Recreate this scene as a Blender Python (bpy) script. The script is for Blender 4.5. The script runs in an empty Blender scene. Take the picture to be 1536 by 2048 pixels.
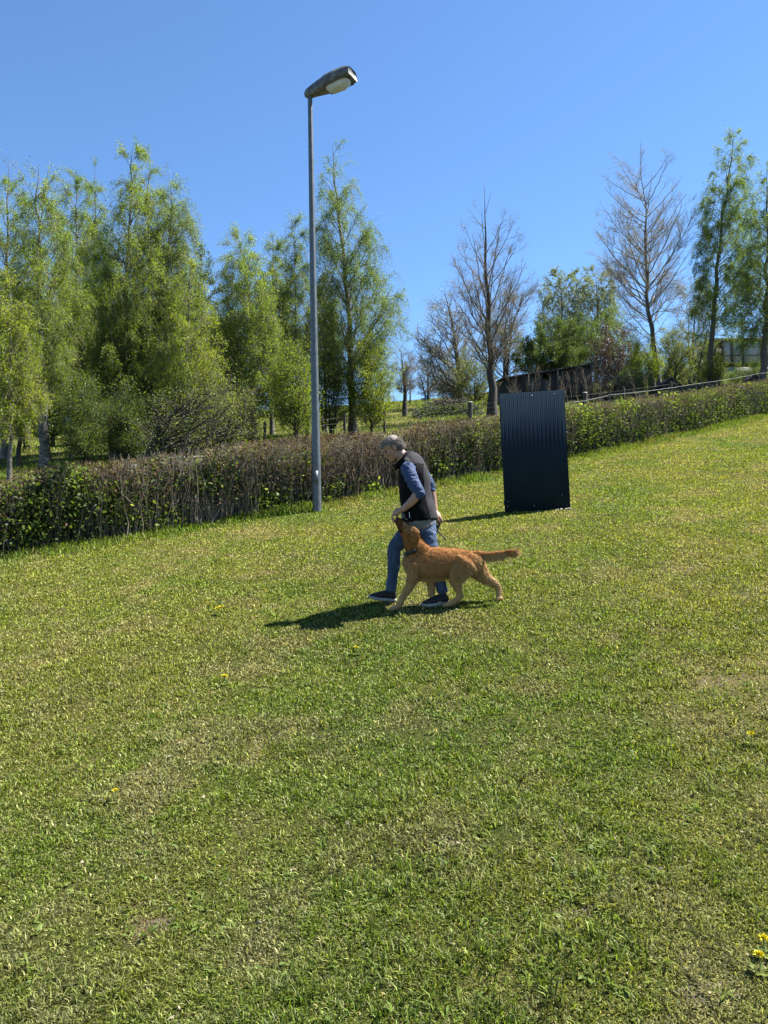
import bpy, math, random
import numpy as np
from mathutils import Vector, Matrix
R_ = math.radians
scene = bpy.context.scene
# ------------------------------------------------------------------ camera, sky, sun, exposure
FPX = 1538.0                      # focal length in pixels of the 1536x2048 photograph
CAM = np.array([0.0, 0.0, 2.2])
PITCH, ROLL = R_(1.0), R_(1.0)
cam_d = bpy.data.cameras.new("camera"); cam = bpy.data.objects.new("camera", cam_d)
scene.collection.objects.link(cam); scene.camera = cam
cam_d.sensor_fit = 'VERTICAL'; cam_d.sensor_height = 24.0; cam_d.lens = 24.0*FPX/2048.0
cam_d.clip_start = 0.05; cam_d.clip_end = 3000.0
cam.location = CAM.tolist()
Mrot = Matrix.Rotation(R_(90)+PITCH, 4, 'X') @ Matrix.Rotation(-ROLL, 4, 'Z')
cam.rotation_euler = Mrot.to_euler()
MR = np.array(Mrot.to_3x3())
SUN_DIR = np.array([1.13, 0.37, 1.74]); SUN_DIR /= np.linalg.norm(SUN_DIR)
SUN_EL = math.asin(SUN_DIR[2])
world = bpy.data.worlds.new("World"); scene.world = world; world.use_nodes = True
wt = world.node_tree; wt.nodes.clear()
wo = wt.nodes.new('ShaderNodeOutputWorld'); wb = wt.nodes.new('ShaderNodeBackground')
sk = wt.nodes.new('ShaderNodeTexSky'); sk.sky_type = 'NISHITA'; sk.sun_disc = False
sk.sun_elevation = SUN_EL; sk.sun_rotation = math.atan2(SUN_DIR[0], SUN_DIR[1])
sk.altitude = 300; sk.air_density = 1.0; sk.dust_density = 0.0; sk.ozone_density = 7.0
wb.inputs['Strength'].default_value = 0.055
tint = wt.nodes.new('ShaderNodeMix'); tint.data_type = 'RGBA'; tint.blend_type = 'MULTIPLY'; tint.inputs[0].default_value = 1; tint.inputs[7].default_value = (.90, 1.01, 1.06, 1)
wt.links.new(sk.outputs[0], tint.inputs[6]); wt.links.new(tint.outputs[2], wb.inputs[0]); wt.links.new(wb.outputs[0], wo.inputs[0])
sd = bpy.data.lights.new("sun", 'SUN'); sd.energy = 5.0; sd.angle = R_(0.5); sd.color = (1.0, 0.95, 0.87)
so = bpy.data.objects.new("sun", sd); scene.collection.objects.link(so)
so.rotation_euler = Vector(SUN_DIR).to_track_quat('Z', 'Y').to_euler(); so.location = (20, 10, 40)
scene.view_settings.view_transform = 'Standard'; scene.view_settings.look = 'None'
scene.view_settings.exposure = 1.93; scene.view_settings.gamma = 1.0
scene.render.engine = 'CYCLES'
scene.cycles.max_bounces = 6; scene.cycles.transparent_max_bounces = 4
scene.cycles.diffuse_bounces = 3; scene.cycles.transmission_bounces = 4; scene.cycles.glossy_bounces = 2

# ------------------------------------------------------------------ places
GX, GY = 0.0545, 0.19
def vnoise(x, y, s, seed=0):
    x = np.asarray(x, float)/s+seed*13.7; y = np.asarray(y, float)/s+seed*7.3
    xi = np.floor(x); yi = np.floor(y); fx = x-xi; fy = y-yi
    fx = fx*fx*(3-2*fx); fy = fy*fy*(3-2*fy)
    h = lambda a, b: (np.sin(a*127.1+b*311.7+seed*3.1)*43758.5453) % 1.0
    return (h(xi, yi)*(1-fx)+h(xi+1, yi)*fx)*(1-fy)+(h(xi, yi+1)*(1-fx)+h(xi+1, yi+1)*fx)*fy
def H(x, y):
    x = np.asarray(x, float); y = np.asarray(y, float)
    y0 = 72+0.55*np.clip(x, 0, 60)
    ye = np.where(y > y0, y0+14*np.tanh((y-y0)/14), y)
    ye = np.where(ye < -10, -10+8*np.tanh((ye+10)/8), ye)
    z = GX*np.clip(x, -90, 90)+GY*ye
    z = z+0.05*(vnoise(x, y, 3.1)-.5)+0.02*(vnoise(x, y, 0.7, 2)-.5)+0.014*(vnoise(x, y, 0.22, 3)-.5)
    z = z+np.clip((y-20)/30, 0, 1)*0.7*(vnoise(x, y, 11, 5)-.5)
    return z
def ray(px, py):
    v = MR @ np.array([(px-768)/FPX, -(py-1024)/FPX, -1.0])
    return v/v[1]                 # one metre of forward distance
def W(px, py, d):                 # point of that sight line at forward distance d
    return CAM+ray(px, py)*d
def G(px, py):                    # where that sight line meets the hillside
    r = ray(px, py); d = CAM[2]/(GX*r[0]+GY*r[1]-r[2])
    p = CAM+r*d
    return np.array([p[0], p[1], float(H(p[0], p[1]))])
def GD(px, d):                    # ground point in that direction at forward distance d
    r = ray(px, 900); return np.array([r[0]*d, d, float(H(r[0]*d, d))])

# ------------------------------------------------------------------ mesh and object helpers
def mesh_np(name, V, F, mat=None, smooth=False):
    V = np.asarray(V, dtype=np.float32).reshape(-1, 3)
    if not isinstance(F, (list, tuple)): F = [F]
    F = [np.asarray(f, dtype=np.int32) for f in F if len(f)]
    me = bpy.data.meshes.new(name)
    me.vertices.add(len(V)); me.vertices.foreach_set('co', V.ravel())
    nl = sum(f.size for f in F); me.loops.add(nl)
    me.loops.foreach_set('vertex_index', np.concatenate([f.ravel() for f in F]))
    tot = np.concatenate([np.full(len(f), f.shape[1], np.int32) for f in F])
    st = np.concatenate([[0], np.cumsum(tot)[:-1]]).astype(np.int32)
    me.polygons.add(len(tot)); me.polygons.foreach_set('loop_start', st); me.polygons.foreach_set('loop_total', tot)
    if smooth: me.polygons.foreach_set('use_smooth', np.ones(len(tot), bool))
    me.update(calc_edges=True); me.validate()
    if mat: me.materials.append(mat)
    return me
def link(name, me, parent=None, loc=None):
    o = bpy.data.objects.new(name, me); scene.collection.objects.link(o)
    if parent is not None: o.parent = parent
    if loc is not None: o.location = [float(c) for c in loc]
    return o
def tag(o, label=None, cat=None, group=None, kind=None):
    if label: o['label'] = label
    if cat: o['category'] = cat
    if group: o['group'] = group
    if kind: o['kind'] = kind
    return o
def thing(name, loc, label, cat, group=None):
    return tag(link(name, None, loc=loc), label, cat, group)
def part(name, V, F, mat, root, smooth=False):     # V in world coordinates, root at its own place, unrotated
    base = np.array(root.location if root.parent is None else root.parent.location)
    V = np.asarray(V, float).reshape(-1, 3)-base
    return link(name, mesh_np(name, V, F, mat, smooth), root)
def cat_geo(parts):                                # [(V, F)] -> V, [F...]
    Vs, Fs, n = [], {}, 0
    for V, F in parts:
        V = np.asarray(V, float).reshape(-1, 3)
        for f in (F if isinstance(F, (list, tuple)) else [F]):
            f = np.asarray(f)
            if len(f): Fs.setdefault(f.shape[1], []).append(f+n)
        Vs.append(V); n += len(V)
    return np.concatenate(Vs), [np.concatenate(v) for v in Fs.values()]
def nrm(a): return a/np.maximum(np.linalg.norm(a, axis=-1, keepdims=True), 1e-9)
def tubes(P, R, sides=5):
    P = np.asarray(P, float); R = np.asarray(R, float)
    N, K = P.shape[:2]; T = nrm(np.gradient(P, axis=1))
    ref = np.zeros((N, 1, 3)); m = nrm(P[:, -1]-P[:, 0]); ref[:, 0] = np.where(np.abs(m[:, 2:3]) > .8, [1., 0.13, 0], [0.13, 0, 1.])
    U = nrm(np.cross(T, ref)); V_ = np.cross(T, U)
    a = np.arange(sides)*2*np.pi/sides
    V = P[:, :, None]+R[:, :, None, None]*(np.cos(a)[None, None, :, None]*U[:, :, None]+np.sin(a)[None, None, :, None]*V_[:, :, None])
    n0 = (np.arange(N)*K*sides)[:, None, None]; k = (np.arange(K-1)*sides)[None, :, None]; s = np.arange(sides)[None, None]
    s2 = (s+1) % sides
    F = np.stack([n0+k+s, n0+k+s2, n0+k+sides+s2, n0+k+sides+s], -1).reshape(-1, 4)
    return V.reshape(-1, 3), F
def box(c, size, rz=0.0, axes=None):
    s = np.array([[x, y, z] for x in (-.5, .5) for y in (-.5, .5) for z in (-.5, .5)])*np.array(size)
    if axes is None:
        ca, sa = math.cos(rz), math.sin(rz); axes = np.array([[ca, sa, 0], [-sa, ca, 0], [0, 0, 1]])
    V = s @ np.array(axes)+np.array(c)
    return V, np.array([[0, 1, 3, 2], [4, 6, 7, 5], [0, 4, 5, 1], [2, 3, 7, 6], [0, 2, 6, 4], [1, 5, 7, 3]])
def beam(a, b, w, t=None):
    a = np.array(a, float); b = np.array(b, float); d = b-a; L = np.linalg.norm(d); z = d/L
    x = np.cross(z, [0, 1., 0.02]); x /= np.linalg.norm(x); y = np.cross(z, x)
    return box((a+b)/2, (w, t or w, L), axes=[x, y, z])
def leaves(C, L, Wd, rng, flat=0.0, A=None):
    n = len(C); a = rng.normal(size=(n, 3)) if A is None else A
    a = nrm(a*np.array([1, 1, 1-flat])); b = nrm(np.cross(a, rng.normal(size=(n, 3))*np.array([1, 1, 1+flat])))
    L = (L*np.ones(n))[:, None]; Wd = (Wd*np.ones(n))[:, None]
    V = np.stack([C-a*L*.5, C+b*Wd*.5-a*L*.08, C+a*L*.5, C-b*Wd*.5-a*L*.08], 1)
    return V.reshape(-1, 3), np.arange(4*n).reshape(-1, 4)

# ------------------------------------------------------------------ materials
def new_mat(name):
    m = bpy.data.materials.new(name); m.use_nodes = True; nt = m.node_tree; nt.nodes.clear()
    out = nt.nodes.new('ShaderNodeOutputMaterial'); return m, nt, out
def N_(nt, t, **kw):
    n = nt.nodes.new(t)
    for k, v in kw.items():
        if k in n.inputs: n.inputs[k].default_value = v
        else: setattr(n, k, v)
    return n
def noise(nt, scale, detail=3.0, rough=.55, coord=None, dist=0.0):
    n = N_(nt, 'ShaderNodeTexNoise'); n.inputs['Scale'].default_value = scale; n.inputs['Detail'].default_value = detail
    n.inputs['Roughness'].default_value = rough; n.inputs['Distortion'].default_value = dist
    if coord is None: coord = pos(nt)
    nt.links.new(coord, n.inputs['Vector']); return n.outputs['Fac']
def pos(nt):
    g = N_(nt, 'ShaderNodeNewGeometry'); return g.outputs['Position']
def objc(nt):
    g = N_(nt, 'ShaderNodeTexCoord'); return g.outputs['Object']
def scaled(nt, co, sc):
    m = N_(nt, 'ShaderNodeMapping'); m.inputs['Scale'].default_value = sc; nt.links.new(co, m.inputs['Vector']); return m.outputs[0]
def ramp(nt, fac, stops):
    r = N_(nt, 'ShaderNodeValToRGB'); e = r.color_ramp.elements
    while len(e) > 1: e.remove(e[-1])
    e[0].position = stops[0][0]; e[0].color = (*stops[0][1], 1)
    for p, c in stops[1:]:
        x = e.new(p); x.color = (*c, 1)
    nt.links.new(fac, r.inputs[0]); return r.outputs[0]
def mixc(nt, f, a, b, mode='MIX'):
    m = N_(nt, 'ShaderNodeMix'); m.data_type = 'RGBA'; m.blend_type = mode
    for s, v in ((m.inputs[0], f), (m.inputs[6], a), (m.inputs[7], b)):
        if hasattr(v, 'is_linked') or isinstance(v, bpy.types.NodeSocket): nt.links.new(v, s)
        else: s.default_value = v if not isinstance(v, tuple) else (*v[:3], 1)
    return m.outputs[2]
def g3(v): return (v, v, v)
def island(nt):
    return N_(nt, 'ShaderNodeNewGeometry').outputs['Random Per Island']
AL = .60                          # overall reflectance level of everything in the scene
def al(c): return tuple(AL*v for v in c)
def leafmat(name, c1, c2, c3, trans=.45, nscale=.35, gloss=.06, rough=.5, lo=.38, hi=.62, tcol=1.35, var=(.78, 1.0, 1.22)):
    """c1..c2 follow clumps, c3 is an odd leaf now and then"""
    m, nt, out = new_mat(name)
    c1, c2, c3 = al(c1), al(c2), al(c3)
    clump = ramp(nt, noise(nt, nscale, 2), [(lo, c1), (hi, c2)])
    rnd = island(nt)
    odd = ramp(nt, rnd, [(.0, g3(0)), (.86, g3(0)), (.95, g3(1))])
    col = mixc(nt, odd, clump, c3)
    br = ramp(nt, rnd, [(0, g3(var[0])), (.5, g3(var[1])), (.85, g3(var[2]))])
    col = mixc(nt, 1.0, col, br, 'MULTIPLY')
    d = N_(nt, 'ShaderNodeBsdfDiffuse'); t = N_(nt, 'ShaderNodeBsdfTranslucent'); g = N_(nt, 'ShaderNodeBsdfGlossy')
    g.inputs['Roughness'].default_value = rough; g.inputs['Color'].default_value = (.9, .95, 1, 1)
    tc = mixc(nt, 1.0, col, (tcol, tcol*.98, tcol*.55), 'MULTIPLY')
    nt.links.new(col, d.inputs[0]); nt.links.new(tc, t.inputs[0])
    a = N_(nt, 'ShaderNodeMixShader'); a.inputs[0].default_value = trans
    nt.links.new(d.outputs[0], a.inputs[1]); nt.links.new(t.outputs[0], a.inputs[2])
    b = N_(nt, 'ShaderNodeMixShader'); b.inputs[0].default_value = gloss
    nt.links.new(a.outputs[0], b.inputs[1]); nt.links.new(g.outputs[0], b.inputs[2]); nt.links.new(b.outputs[0], out.inputs[0])
    return m
def solid(name, stops, nscale=8, detail=4, rough=.7, bump=0.0, bscale=None, metal=0.0, co=None, spec=.5, sheen=0.0, stretch=None):
    m, nt, out = new_mat(name)
    p = N_(nt, 'ShaderNodeBsdfPrincipled')
    c = objc(nt)
    if stretch: c = scaled(nt, c, stretch)
    stops = [(p_, al(c_)) for p_, c_ in stops]
    col = ramp(nt, noise(nt, nscale, detail, coord=c), stops)
    nt.links.new(col, p.inputs['Base Color'])
    p.inputs['Roughness'].default_value = rough; p.inputs['Metallic'].default_value = metal
    p.inputs['Specular IOR Level'].default_value = spec
    if sheen: p.inputs['Sheen Weight'].default_value = sheen
    if bump:
        b = N_(nt, 'ShaderNodeBump'); b.inputs['Strength'].default_value = 1.0; b.inputs['Distance'].default_value = bump
        nt.links.new(noise(nt, bscale or nscale*2, 4, coord=c), b.inputs['Height']); nt.links.new(b.outputs[0], p.inputs['Normal'])
    nt.links.new(p.outputs[0], out.inputs[0]); return m
# ------------------------------------------------------------------ the hillside
HEDGE = [(-9.5, 9.0), (-5.75, 11.4), (-1.5, 14.1), (1.4, 16.2), (4.5, 18.7), (9.2, 23.1), (14.3, 28.7), (20.5, 36.5)]
hp = np.array(HEDGE)
def hedge_at(s):                  # s in metres along the hedge -> point, unit tangent
    seg = np.diff(hp, axis=0); L = np.concatenate([[0], np.cumsum(np.linalg.norm(seg, axis=1))])
    x = np.interp(s, L, hp[:, 0]); y = np.interp(s, L, hp[:, 1])
    e = 1.2; x1 = np.interp(s+e, L, hp[:, 0]); y1 = np.interp(s+e, L, hp[:, 1]); x0 = np.interp(s-e, L, hp[:, 0]); y0 = np.interp(s-e, L, hp[:, 1])
    t = nrm(np.stack([x1-x0, y1-y0], -1)); return np.stack([x, y], -1), t
HL = float(np.sum(np.linalg.norm(np.diff(hp, axis=0), axis=1)))
def hedge_y(x): return np.interp(x, np.concatenate([[-40], hp[:, 0], [60]]), np.concatenate([[-12], hp[:, 1], [90]]))

def ground_mat():
    m, nt, out = new_mat("turf_soil")
    p = N_(nt, 'ShaderNodeBsdfPrincipled'); p.inputs['Roughness'].default_value = .95; p.inputs['Specular IOR Level'].default_value = .1
    big = ramp(nt, noise(nt, .55, 4, .6), [(.36, (.036, .048, .010)), (.5, (.060, .066, .016)), (.64, (.11, .095, .034))])
    fine = ramp(nt, noise(nt, 110, 6, .8), [(.34, (.10, .10, .09)), (.48, (.7, .7, .7)), (.62, (1.9, 1.8, 1.6))])
    col = mixc(nt, 1.0, big, fine, 'MULTIPLY')
    soil = ramp(nt, noise(nt, 1.7, 5, .65), [(.60, g3(0)), (.70, g3(1))])
    col = mixc(nt, soil, col, (.12, .085, .05))
    nt.links.new(col, p.inputs['Base Color'])
    b = N_(nt, 'ShaderNodeBump'); b.inputs['Strength'].default_value = 1; b.inputs['Distance'].default_value = .03
    nt.links.new(noise(nt, 55, 4, .7), b.inputs['Height']); nt.links.new(b.outputs[0], p.inputs['Normal'])
    nt.links.new(p.outputs[0], out.inputs[0]); return m
M_ground = ground_mat()
ys = np.concatenate([np.linspace(-60, 0, 14)[:-1], np.arange(0, 16, .07), np.geomspace(16, 400, 210)])
xs_u = np.linspace(-1, 1, 300); 
Y, U = np.meshgrid(ys, xs_u, indexing='ij')
X = np.sign(U)*(np.abs(U)**1.6)*(14+np.abs(Y)*1.6)
Z = H(X, Y)
n, k = Y.shape
idx = np.arange(n*k).reshape(n, k)
Fg = np.stack([idx[:-1, :-1], idx[:-1, 1:], idx[1:, 1:], idx[1:, :-1]], -1).reshape(-1, 4)
g = link('ground', mesh_np('ground', np.stack([X, Y, Z], -1), Fg, M_ground, True)); tag(g, kind='structure')

# path of pale asphalt behind the hedge
M_path = solid("pale_path", [(.3, (.20, .195, .18)), (.7, (.29, .28, .26))], 9, 5, .9, .004, 60)
s_ = np.linspace(0, HL, 160); pt, tn = hedge_at(s_); nr = np.stack([-tn[:, 1], tn[:, 0]], -1)
cols = []
for off in np.linspace(1.25, 3.4, 8):
    q = pt+nr*off; cols.append(np.stack([q[:, 0], q[:, 1], H(q[:, 0], q[:, 1])+.035], -1))
Pp = np.stack(cols, 1); idx = np.arange(Pp.shape[0]*8).reshape(-1, 8)
Fp = np.stack([idx[:-1, 1:], idx[:-1, :-1], idx[1:, :-1], idx[1:, 1:]], -1).reshape(-1, 4)
tag(link('path', mesh_np('path', Pp, Fp, M_path, True)), kind='structure')

# ------------------------------------------------------------------ grass
def blades(P, h, w, rng, lean=.9, face=None):
    n = len(P); az = rng.uniform(0, 2*np.pi, n); dr = np.stack([np.cos(az), np.sin(az), np.zeros(n)], -1)
    fa = az+np.pi/2+rng.normal(0, .7, n); sd = np.stack([np.cos(fa), np.sin(fa), np.zeros(n)], -1)
    le = (np.abs(rng.normal(0, lean, n))+.15); h = h[:, None]; w = w[:, None]; le = le[:, None]
    up = np.array([0, 0, 1.]); k = 1/np.sqrt(1+le**2)
    mid = P+(up*.62+dr*le*.35)*h*k; tip = P+(up*.85+dr*le*1.1)*h*k
    V = np.stack([P-sd*w*.5, P+sd*w*.5, mid+sd*w*.42, mid-sd*w*.42, tip], 1).reshape(-1, 3)
    b = np.arange(n)*5
    return V, [np.stack([b, b+1, b+2, b+3], -1), np.stack([b+3, b+2, b+4], -1)]
def turf_mat(name, g1, g2, g3_, dead, deadlo=.80, trans=.36, gloss=.03, soilmix=True):
    m, nt, out = new_mat(name); rnd = island(nt)
    g1, g2, g3_, dead = al(g1), al(g2), al(g3_), al(dead)
    base = ramp(nt, noise(nt, .42, 4, .62), [(.34, g1), (.48, g2), (.62, g3_)])
    pat = noise(nt, 1.3, 5, .68)
    base = mixc(nt, ramp(nt, pat, [(.50, g3(0)), (.62, g3(.85))]), base, tuple(.8*v for v in dead))
    # light falloff put into turf colour: brighter, yellower up the field, dimmer low down
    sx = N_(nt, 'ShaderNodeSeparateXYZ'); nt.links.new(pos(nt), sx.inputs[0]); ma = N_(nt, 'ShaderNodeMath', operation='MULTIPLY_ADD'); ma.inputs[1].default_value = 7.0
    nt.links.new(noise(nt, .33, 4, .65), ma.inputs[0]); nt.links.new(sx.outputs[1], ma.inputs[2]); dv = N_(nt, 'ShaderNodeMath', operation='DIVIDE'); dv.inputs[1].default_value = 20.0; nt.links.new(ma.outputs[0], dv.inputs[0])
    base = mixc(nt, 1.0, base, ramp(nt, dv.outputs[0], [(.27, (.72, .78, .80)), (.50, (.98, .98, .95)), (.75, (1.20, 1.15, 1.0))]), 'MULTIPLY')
    odd = ramp(nt, rnd, [(deadlo, g3(0)), (deadlo+.04, g3(1))])
    col = mixc(nt, odd, base, dead)
    w2 = N_(nt, 'ShaderNodeMath', operation='FRACT'); mm = N_(nt, 'ShaderNodeMath', operation='MULTIPLY'); mm.inputs[1].default_value = 37.31
    nt.links.new(rnd, mm.inputs[0]); nt.links.new(mm.outputs[0], w2.inputs[0])
    col = mixc(nt, 1.0, col, ramp(nt, w2.outputs[0], [(0, g3(.25)), (.5, g3(.85)), (.88, g3(1.7)), (1, g3(2.4))]), 'MULTIPLY')
    d = N_(nt, 'ShaderNodeBsdfDiffuse'); t = N_(nt, 'ShaderNodeBsdfTranslucent'); gl = N_(nt, 'ShaderNodeBsdfGlossy')
    gl.inputs['Roughness'].default_value = .55; gl.inputs['Color'].default_value = (.8, .85, .6, 1)
    nt.links.new(col, d.inputs[0]); nt.links.new(mixc(nt, 1.0, col, (1.35, 1.3, .6), 'MULTIPLY'), t.inputs[0])
    a = N_(nt, 'ShaderNodeMixShader'); a.inputs[0].default_value = trans
    nt.links.new(d.outputs[0], a.inputs[1]); nt.links.new(t.outputs[0], a.inputs[2])
    b = N_(nt, 'ShaderNodeMixShader'); b.inputs[0].default_value = gloss
    nt.links.new(a.outputs[0], b.inputs[1]); nt.links.new(gl.outputs[0], b.inputs[2]); nt.links.new(b.outputs[0], out.inputs[0])
    return m
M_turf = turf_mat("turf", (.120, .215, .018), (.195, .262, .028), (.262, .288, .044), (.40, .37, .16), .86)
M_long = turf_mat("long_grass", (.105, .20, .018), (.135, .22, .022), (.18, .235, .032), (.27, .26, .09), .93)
rng = np.random.default_rng(5)
def scatter(N, d0, d1, pw, rng, mx=3.0):
    # density falls with distance as d**-pw
    c = rng.uniform(size=N*2); dd = np.linspace(d0, d1, 400); pdf = dd**(-pw)*(1.10*dd+2*mx); cdf = np.cumsum(pdf); cdf /= cdf[-1]
    y = np.interp(c, cdf, dd); x = rng.uniform(-1, 1, N*2)*(.55*y+mx)
    ok = y < hedge_y(x)-.15; return x[ok][:N], y[ok][:N]
# mown turf
BARE = [(1165, 1832, .13, .05), (1225, 1790, .06, .04), (330, 1850, .10, .04), (905, 1690, .12, .05), (1420, 1990, .12, .05), (1440, 1360, .22, .10), (760, 1980, .07, .04)]
x, y = scatter(2150000, 2.0, 36, 1.6, rng)
bare = (vnoise(x, y, .45, 11)*.45+vnoise(x, y, .11, 12)*.35+vnoise(x, y, .045, 13)*.2)
keep = rng.uniform(size=len(x)) < np.clip(2.05-2.3*bare, .10, 1)
x, y = x[keep], y[keep]
k_ = np.ones(len(x), bool)
for (px_, py_, a_, b_) in BARE:
    q_ = G(px_, py_); e_ = ((x-q_[0])/a_)**2+((y-q_[1])/b_)**2+1.3*(vnoise(x, y, .08, 17)-.5); k_ &= (e_ > 1) | (rng.uniform(size=len(x)) < .45)
x, y = x[k_], y[k_]
cl = vnoise(x, y, .28, 21)*.35+vnoise(x, y, .075, 22)*.65
hh = (.012+.050*cl**2.2*np.clip(1.35-y/9, .3, 1)+.014*rng.uniform(size=len(x)))*np.clip((y/3)**.2, 1, 1.4)
ww = .0037*np.clip((y/2.5)**.7, 1, 6)*rng.uniform(.55, 1.6, len(x))
V, F = blades(np.stack([x, y, H(x, y)-.004], -1), hh, ww, rng, 1.7)
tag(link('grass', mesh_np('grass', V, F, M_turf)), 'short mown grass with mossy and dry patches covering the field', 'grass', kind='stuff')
# tufts of taller grass with broader leaves
nt_ = 6500; tx, ty = scatter(int(nt_*1.4), 2.1, 18, 1.6, rng)
m_ = vnoise(tx, ty, .9, 31)*.5+vnoise(tx, ty, .3, 32)*.5 > .47; tx, ty = tx[m_], ty[m_]
r0 = rng.uniform(.012, .05, len(tx)); nb = 16
bx_ = (tx[:, None]+rng.normal(size=(len(tx), nb))*r0[:, None]).ravel(); by_ = (ty[:, None]+rng.normal(size=(len(tx), nb))*r0[:, None]).ravel()
hh = rng.uniform(.035, .085, len(bx_))*np.repeat(rng.uniform(.6, 1.1, len(tx)), nb)
V, F = blades(np.stack([bx_, by_, H(bx_, by_)-.004], -1), hh, rng.uniform(.0035, .008, len(bx_)), rng, .8)
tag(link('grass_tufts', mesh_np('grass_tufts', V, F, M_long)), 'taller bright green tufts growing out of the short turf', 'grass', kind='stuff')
# flat leafy weeds: plantain, clover and dandelion leaves
M_weed = leafmat("weed_leaf", (.12, .20, .022), (.18, .25, .035), (.28, .28, .09), .4, 1.2, .012, .6)
nw = 4200; wx, wy = scatter(int(nw*1.4), 2.1, 13, 1.7, rng); m_ = vnoise(wx, wy, 1.3, 41)*.6+vnoise(wx, wy, .4, 42)*.4 > .47; wx, wy = wx[m_], wy[m_]
B_, D0, L_, W_ = [], [], [], []
BIG = [(950, 1672, 1.2), (585, 1962, 2.0), (640, 1945, 1.7), (1180, 1790, 1.9), (1140, 1805, 1.8), (1285, 1745, 1.5), (1310, 1760, 1.6), (1200, 1820, 1.4), (235, 1790, 1.4), (395, 1860, 1.5), (500, 1720, 1.2), (1450, 1995, 2.0), (1320, 1935, 1.9), (60, 1930, 1.6), (1100, 1960, 1.7), (820, 1900, 1.5),
       (1240, 1985, 1.8), (330, 1640, 1.1), (1060, 1600, 1.1), (1180, 1480, .9), (700, 1560, 1.0), (1380, 1610, 1.1), (160, 2010, 1.8), (900, 2020, 1.7), (740, 1800, 1.4)]
bq = np.array([G(a_, b_) for a_, b_, _ in BIG]); wx = np.concatenate([wx, bq[:, 0]]); wy = np.concatenate([wy, bq[:, 1]]); wsc = np.concatenate([rng.uniform(.35, 1.15, len(wx)-len(BIG)), [c_ for _, _, c_ in BIG]])
for X0, Y0, sc in zip(wx, wy, wsc):
    big_ = sc >= 1.16 or sc in (.9, 1.0, 1.1); kk = 22 if big_ else rng.integers(4, 13); z0 = float(H(X0, Y0))
    for j in range(kk):
        az = j*2*np.pi/kk+rng.normal(0, .5); l = rng.uniform(.018, .055)*sc
        B_.append([X0+rng.normal(0, .008), Y0+rng.normal(0, .008), z0]); D0.append([math.cos(az), math.sin(az), rng.uniform(.2, 1.5)]); l *= (.78 if big_ else 1); L_.append(l); W_.append(l*(rng.uniform(.05, .10) if big_ else rng.uniform(.08, .18)))
B_, D0, L_, W_ = np.array(B_), nrm(np.array(D0)), np.array(L_)[:, None], np.array(W_)[:, None]
sd_ = nrm(np.cross(D0, [0, 0, 1.])+rng.normal(size=D0.shape)*.25); P_ = [B_]; d_ = D0
for k in range(3): d_ = nrm(d_+np.array([0, 0, -.33])+rng.normal(size=D0.shape)*.10); P_.append(P_[-1]+d_*L_/3)
V = np.stack([P_[0]-sd_*W_*.15, P_[0]+sd_*W_*.15, P_[1]+sd_*W_*.8, P_[1]-sd_*W_*.8, P_[2]+sd_*W_, P_[2]-sd_*W_, P_[3]], 1).reshape(-1, 3)
b = np.arange(len(B_))*7
tag(link('weeds', mesh_np('weeds', V, [np.vstack([np.stack([b, b+1, b+2, b+3], -1), np.stack([b+3, b+2, b+4, b+5], -1)]), np.stack([b+5, b+4, b+6], -1)], M_weed)), 'low broad-leaved weeds pressed into the turf', 'weeds', kind='stuff')
# crumbs of bare earth on the worn spots
M_soil = solid("bare_earth", [(.3, (.06, .045, .028)), (.7, (.15, .12, .075))], 20, 4, .95)
so_ = []
for (px_, py_, a_, b_) in BARE:
    q_ = G(px_, py_); nn_ = int(420*min(1, a_*b_/.012)*(1 if py_ > 1600 else .25)); ang_ = rng.uniform(0, 2*np.pi, nn_); rr_ = np.sqrt(rng.uniform(0, 1, nn_))*.9; so_.append(np.stack([q_[0]+a_*rr_*np.cos(ang_), q_[1]+b_*rr_*np.sin(ang_)], -1))
so_ = np.concatenate(so_); so_ = so_[vnoise(so_[:, 0], so_[:, 1], .05, 91) > .38]; n = len(so_); r_ = rng.uniform(.002, .0075, n)*np.clip(so_[:, 1]/3.5, 1, 2)
dirs = np.array([[1, 0, 0], [0, 1, 0], [-1, 0, 0], [0, -1, 0], [0, 0, 1.0]]); C0 = np.stack([so_[:, 0], so_[:, 1], H(so_[:, 0], so_[:, 1])], -1)
V = C0[:, None]+dirs[None]*r_[:, None, None]*rng.uniform(.6, 1.5, (n, 5, 1))+rng.normal(0, .0006, (n, 5, 3)); b = np.arange(n)[:, None]*5
tag(link('earth_crumbs', mesh_np('earth_crumbs', V.reshape(-1, 3), np.concatenate([b+np.array([[k, (k+1) % 4, 4]]) for k in range(4)]), M_soil)), 'crumbs of bare brown earth on worn spots of the lawn', 'soil', kind='stuff')
# dead leaves and straw
M_straw = solid("dead_leaf", [(.3, (.26, .22, .13)), (.7, (.42, .37, .26))], 30, 3, .8)
lx, ly = scatter(900, 2.1, 14, 1.6, rng)
V, F = leaves(np.stack([lx, ly, H(lx, ly)+.014], -1), rng.uniform(.012, .035, len(lx)), rng.uniform(.006, .018, len(lx)), rng, .8)
tag(link('leaf_litter', mesh_np('leaf_litter', V, F, M_straw)), 'pale dead leaves and straw lying on the turf', 'leaf litter', kind='stuff')
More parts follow.
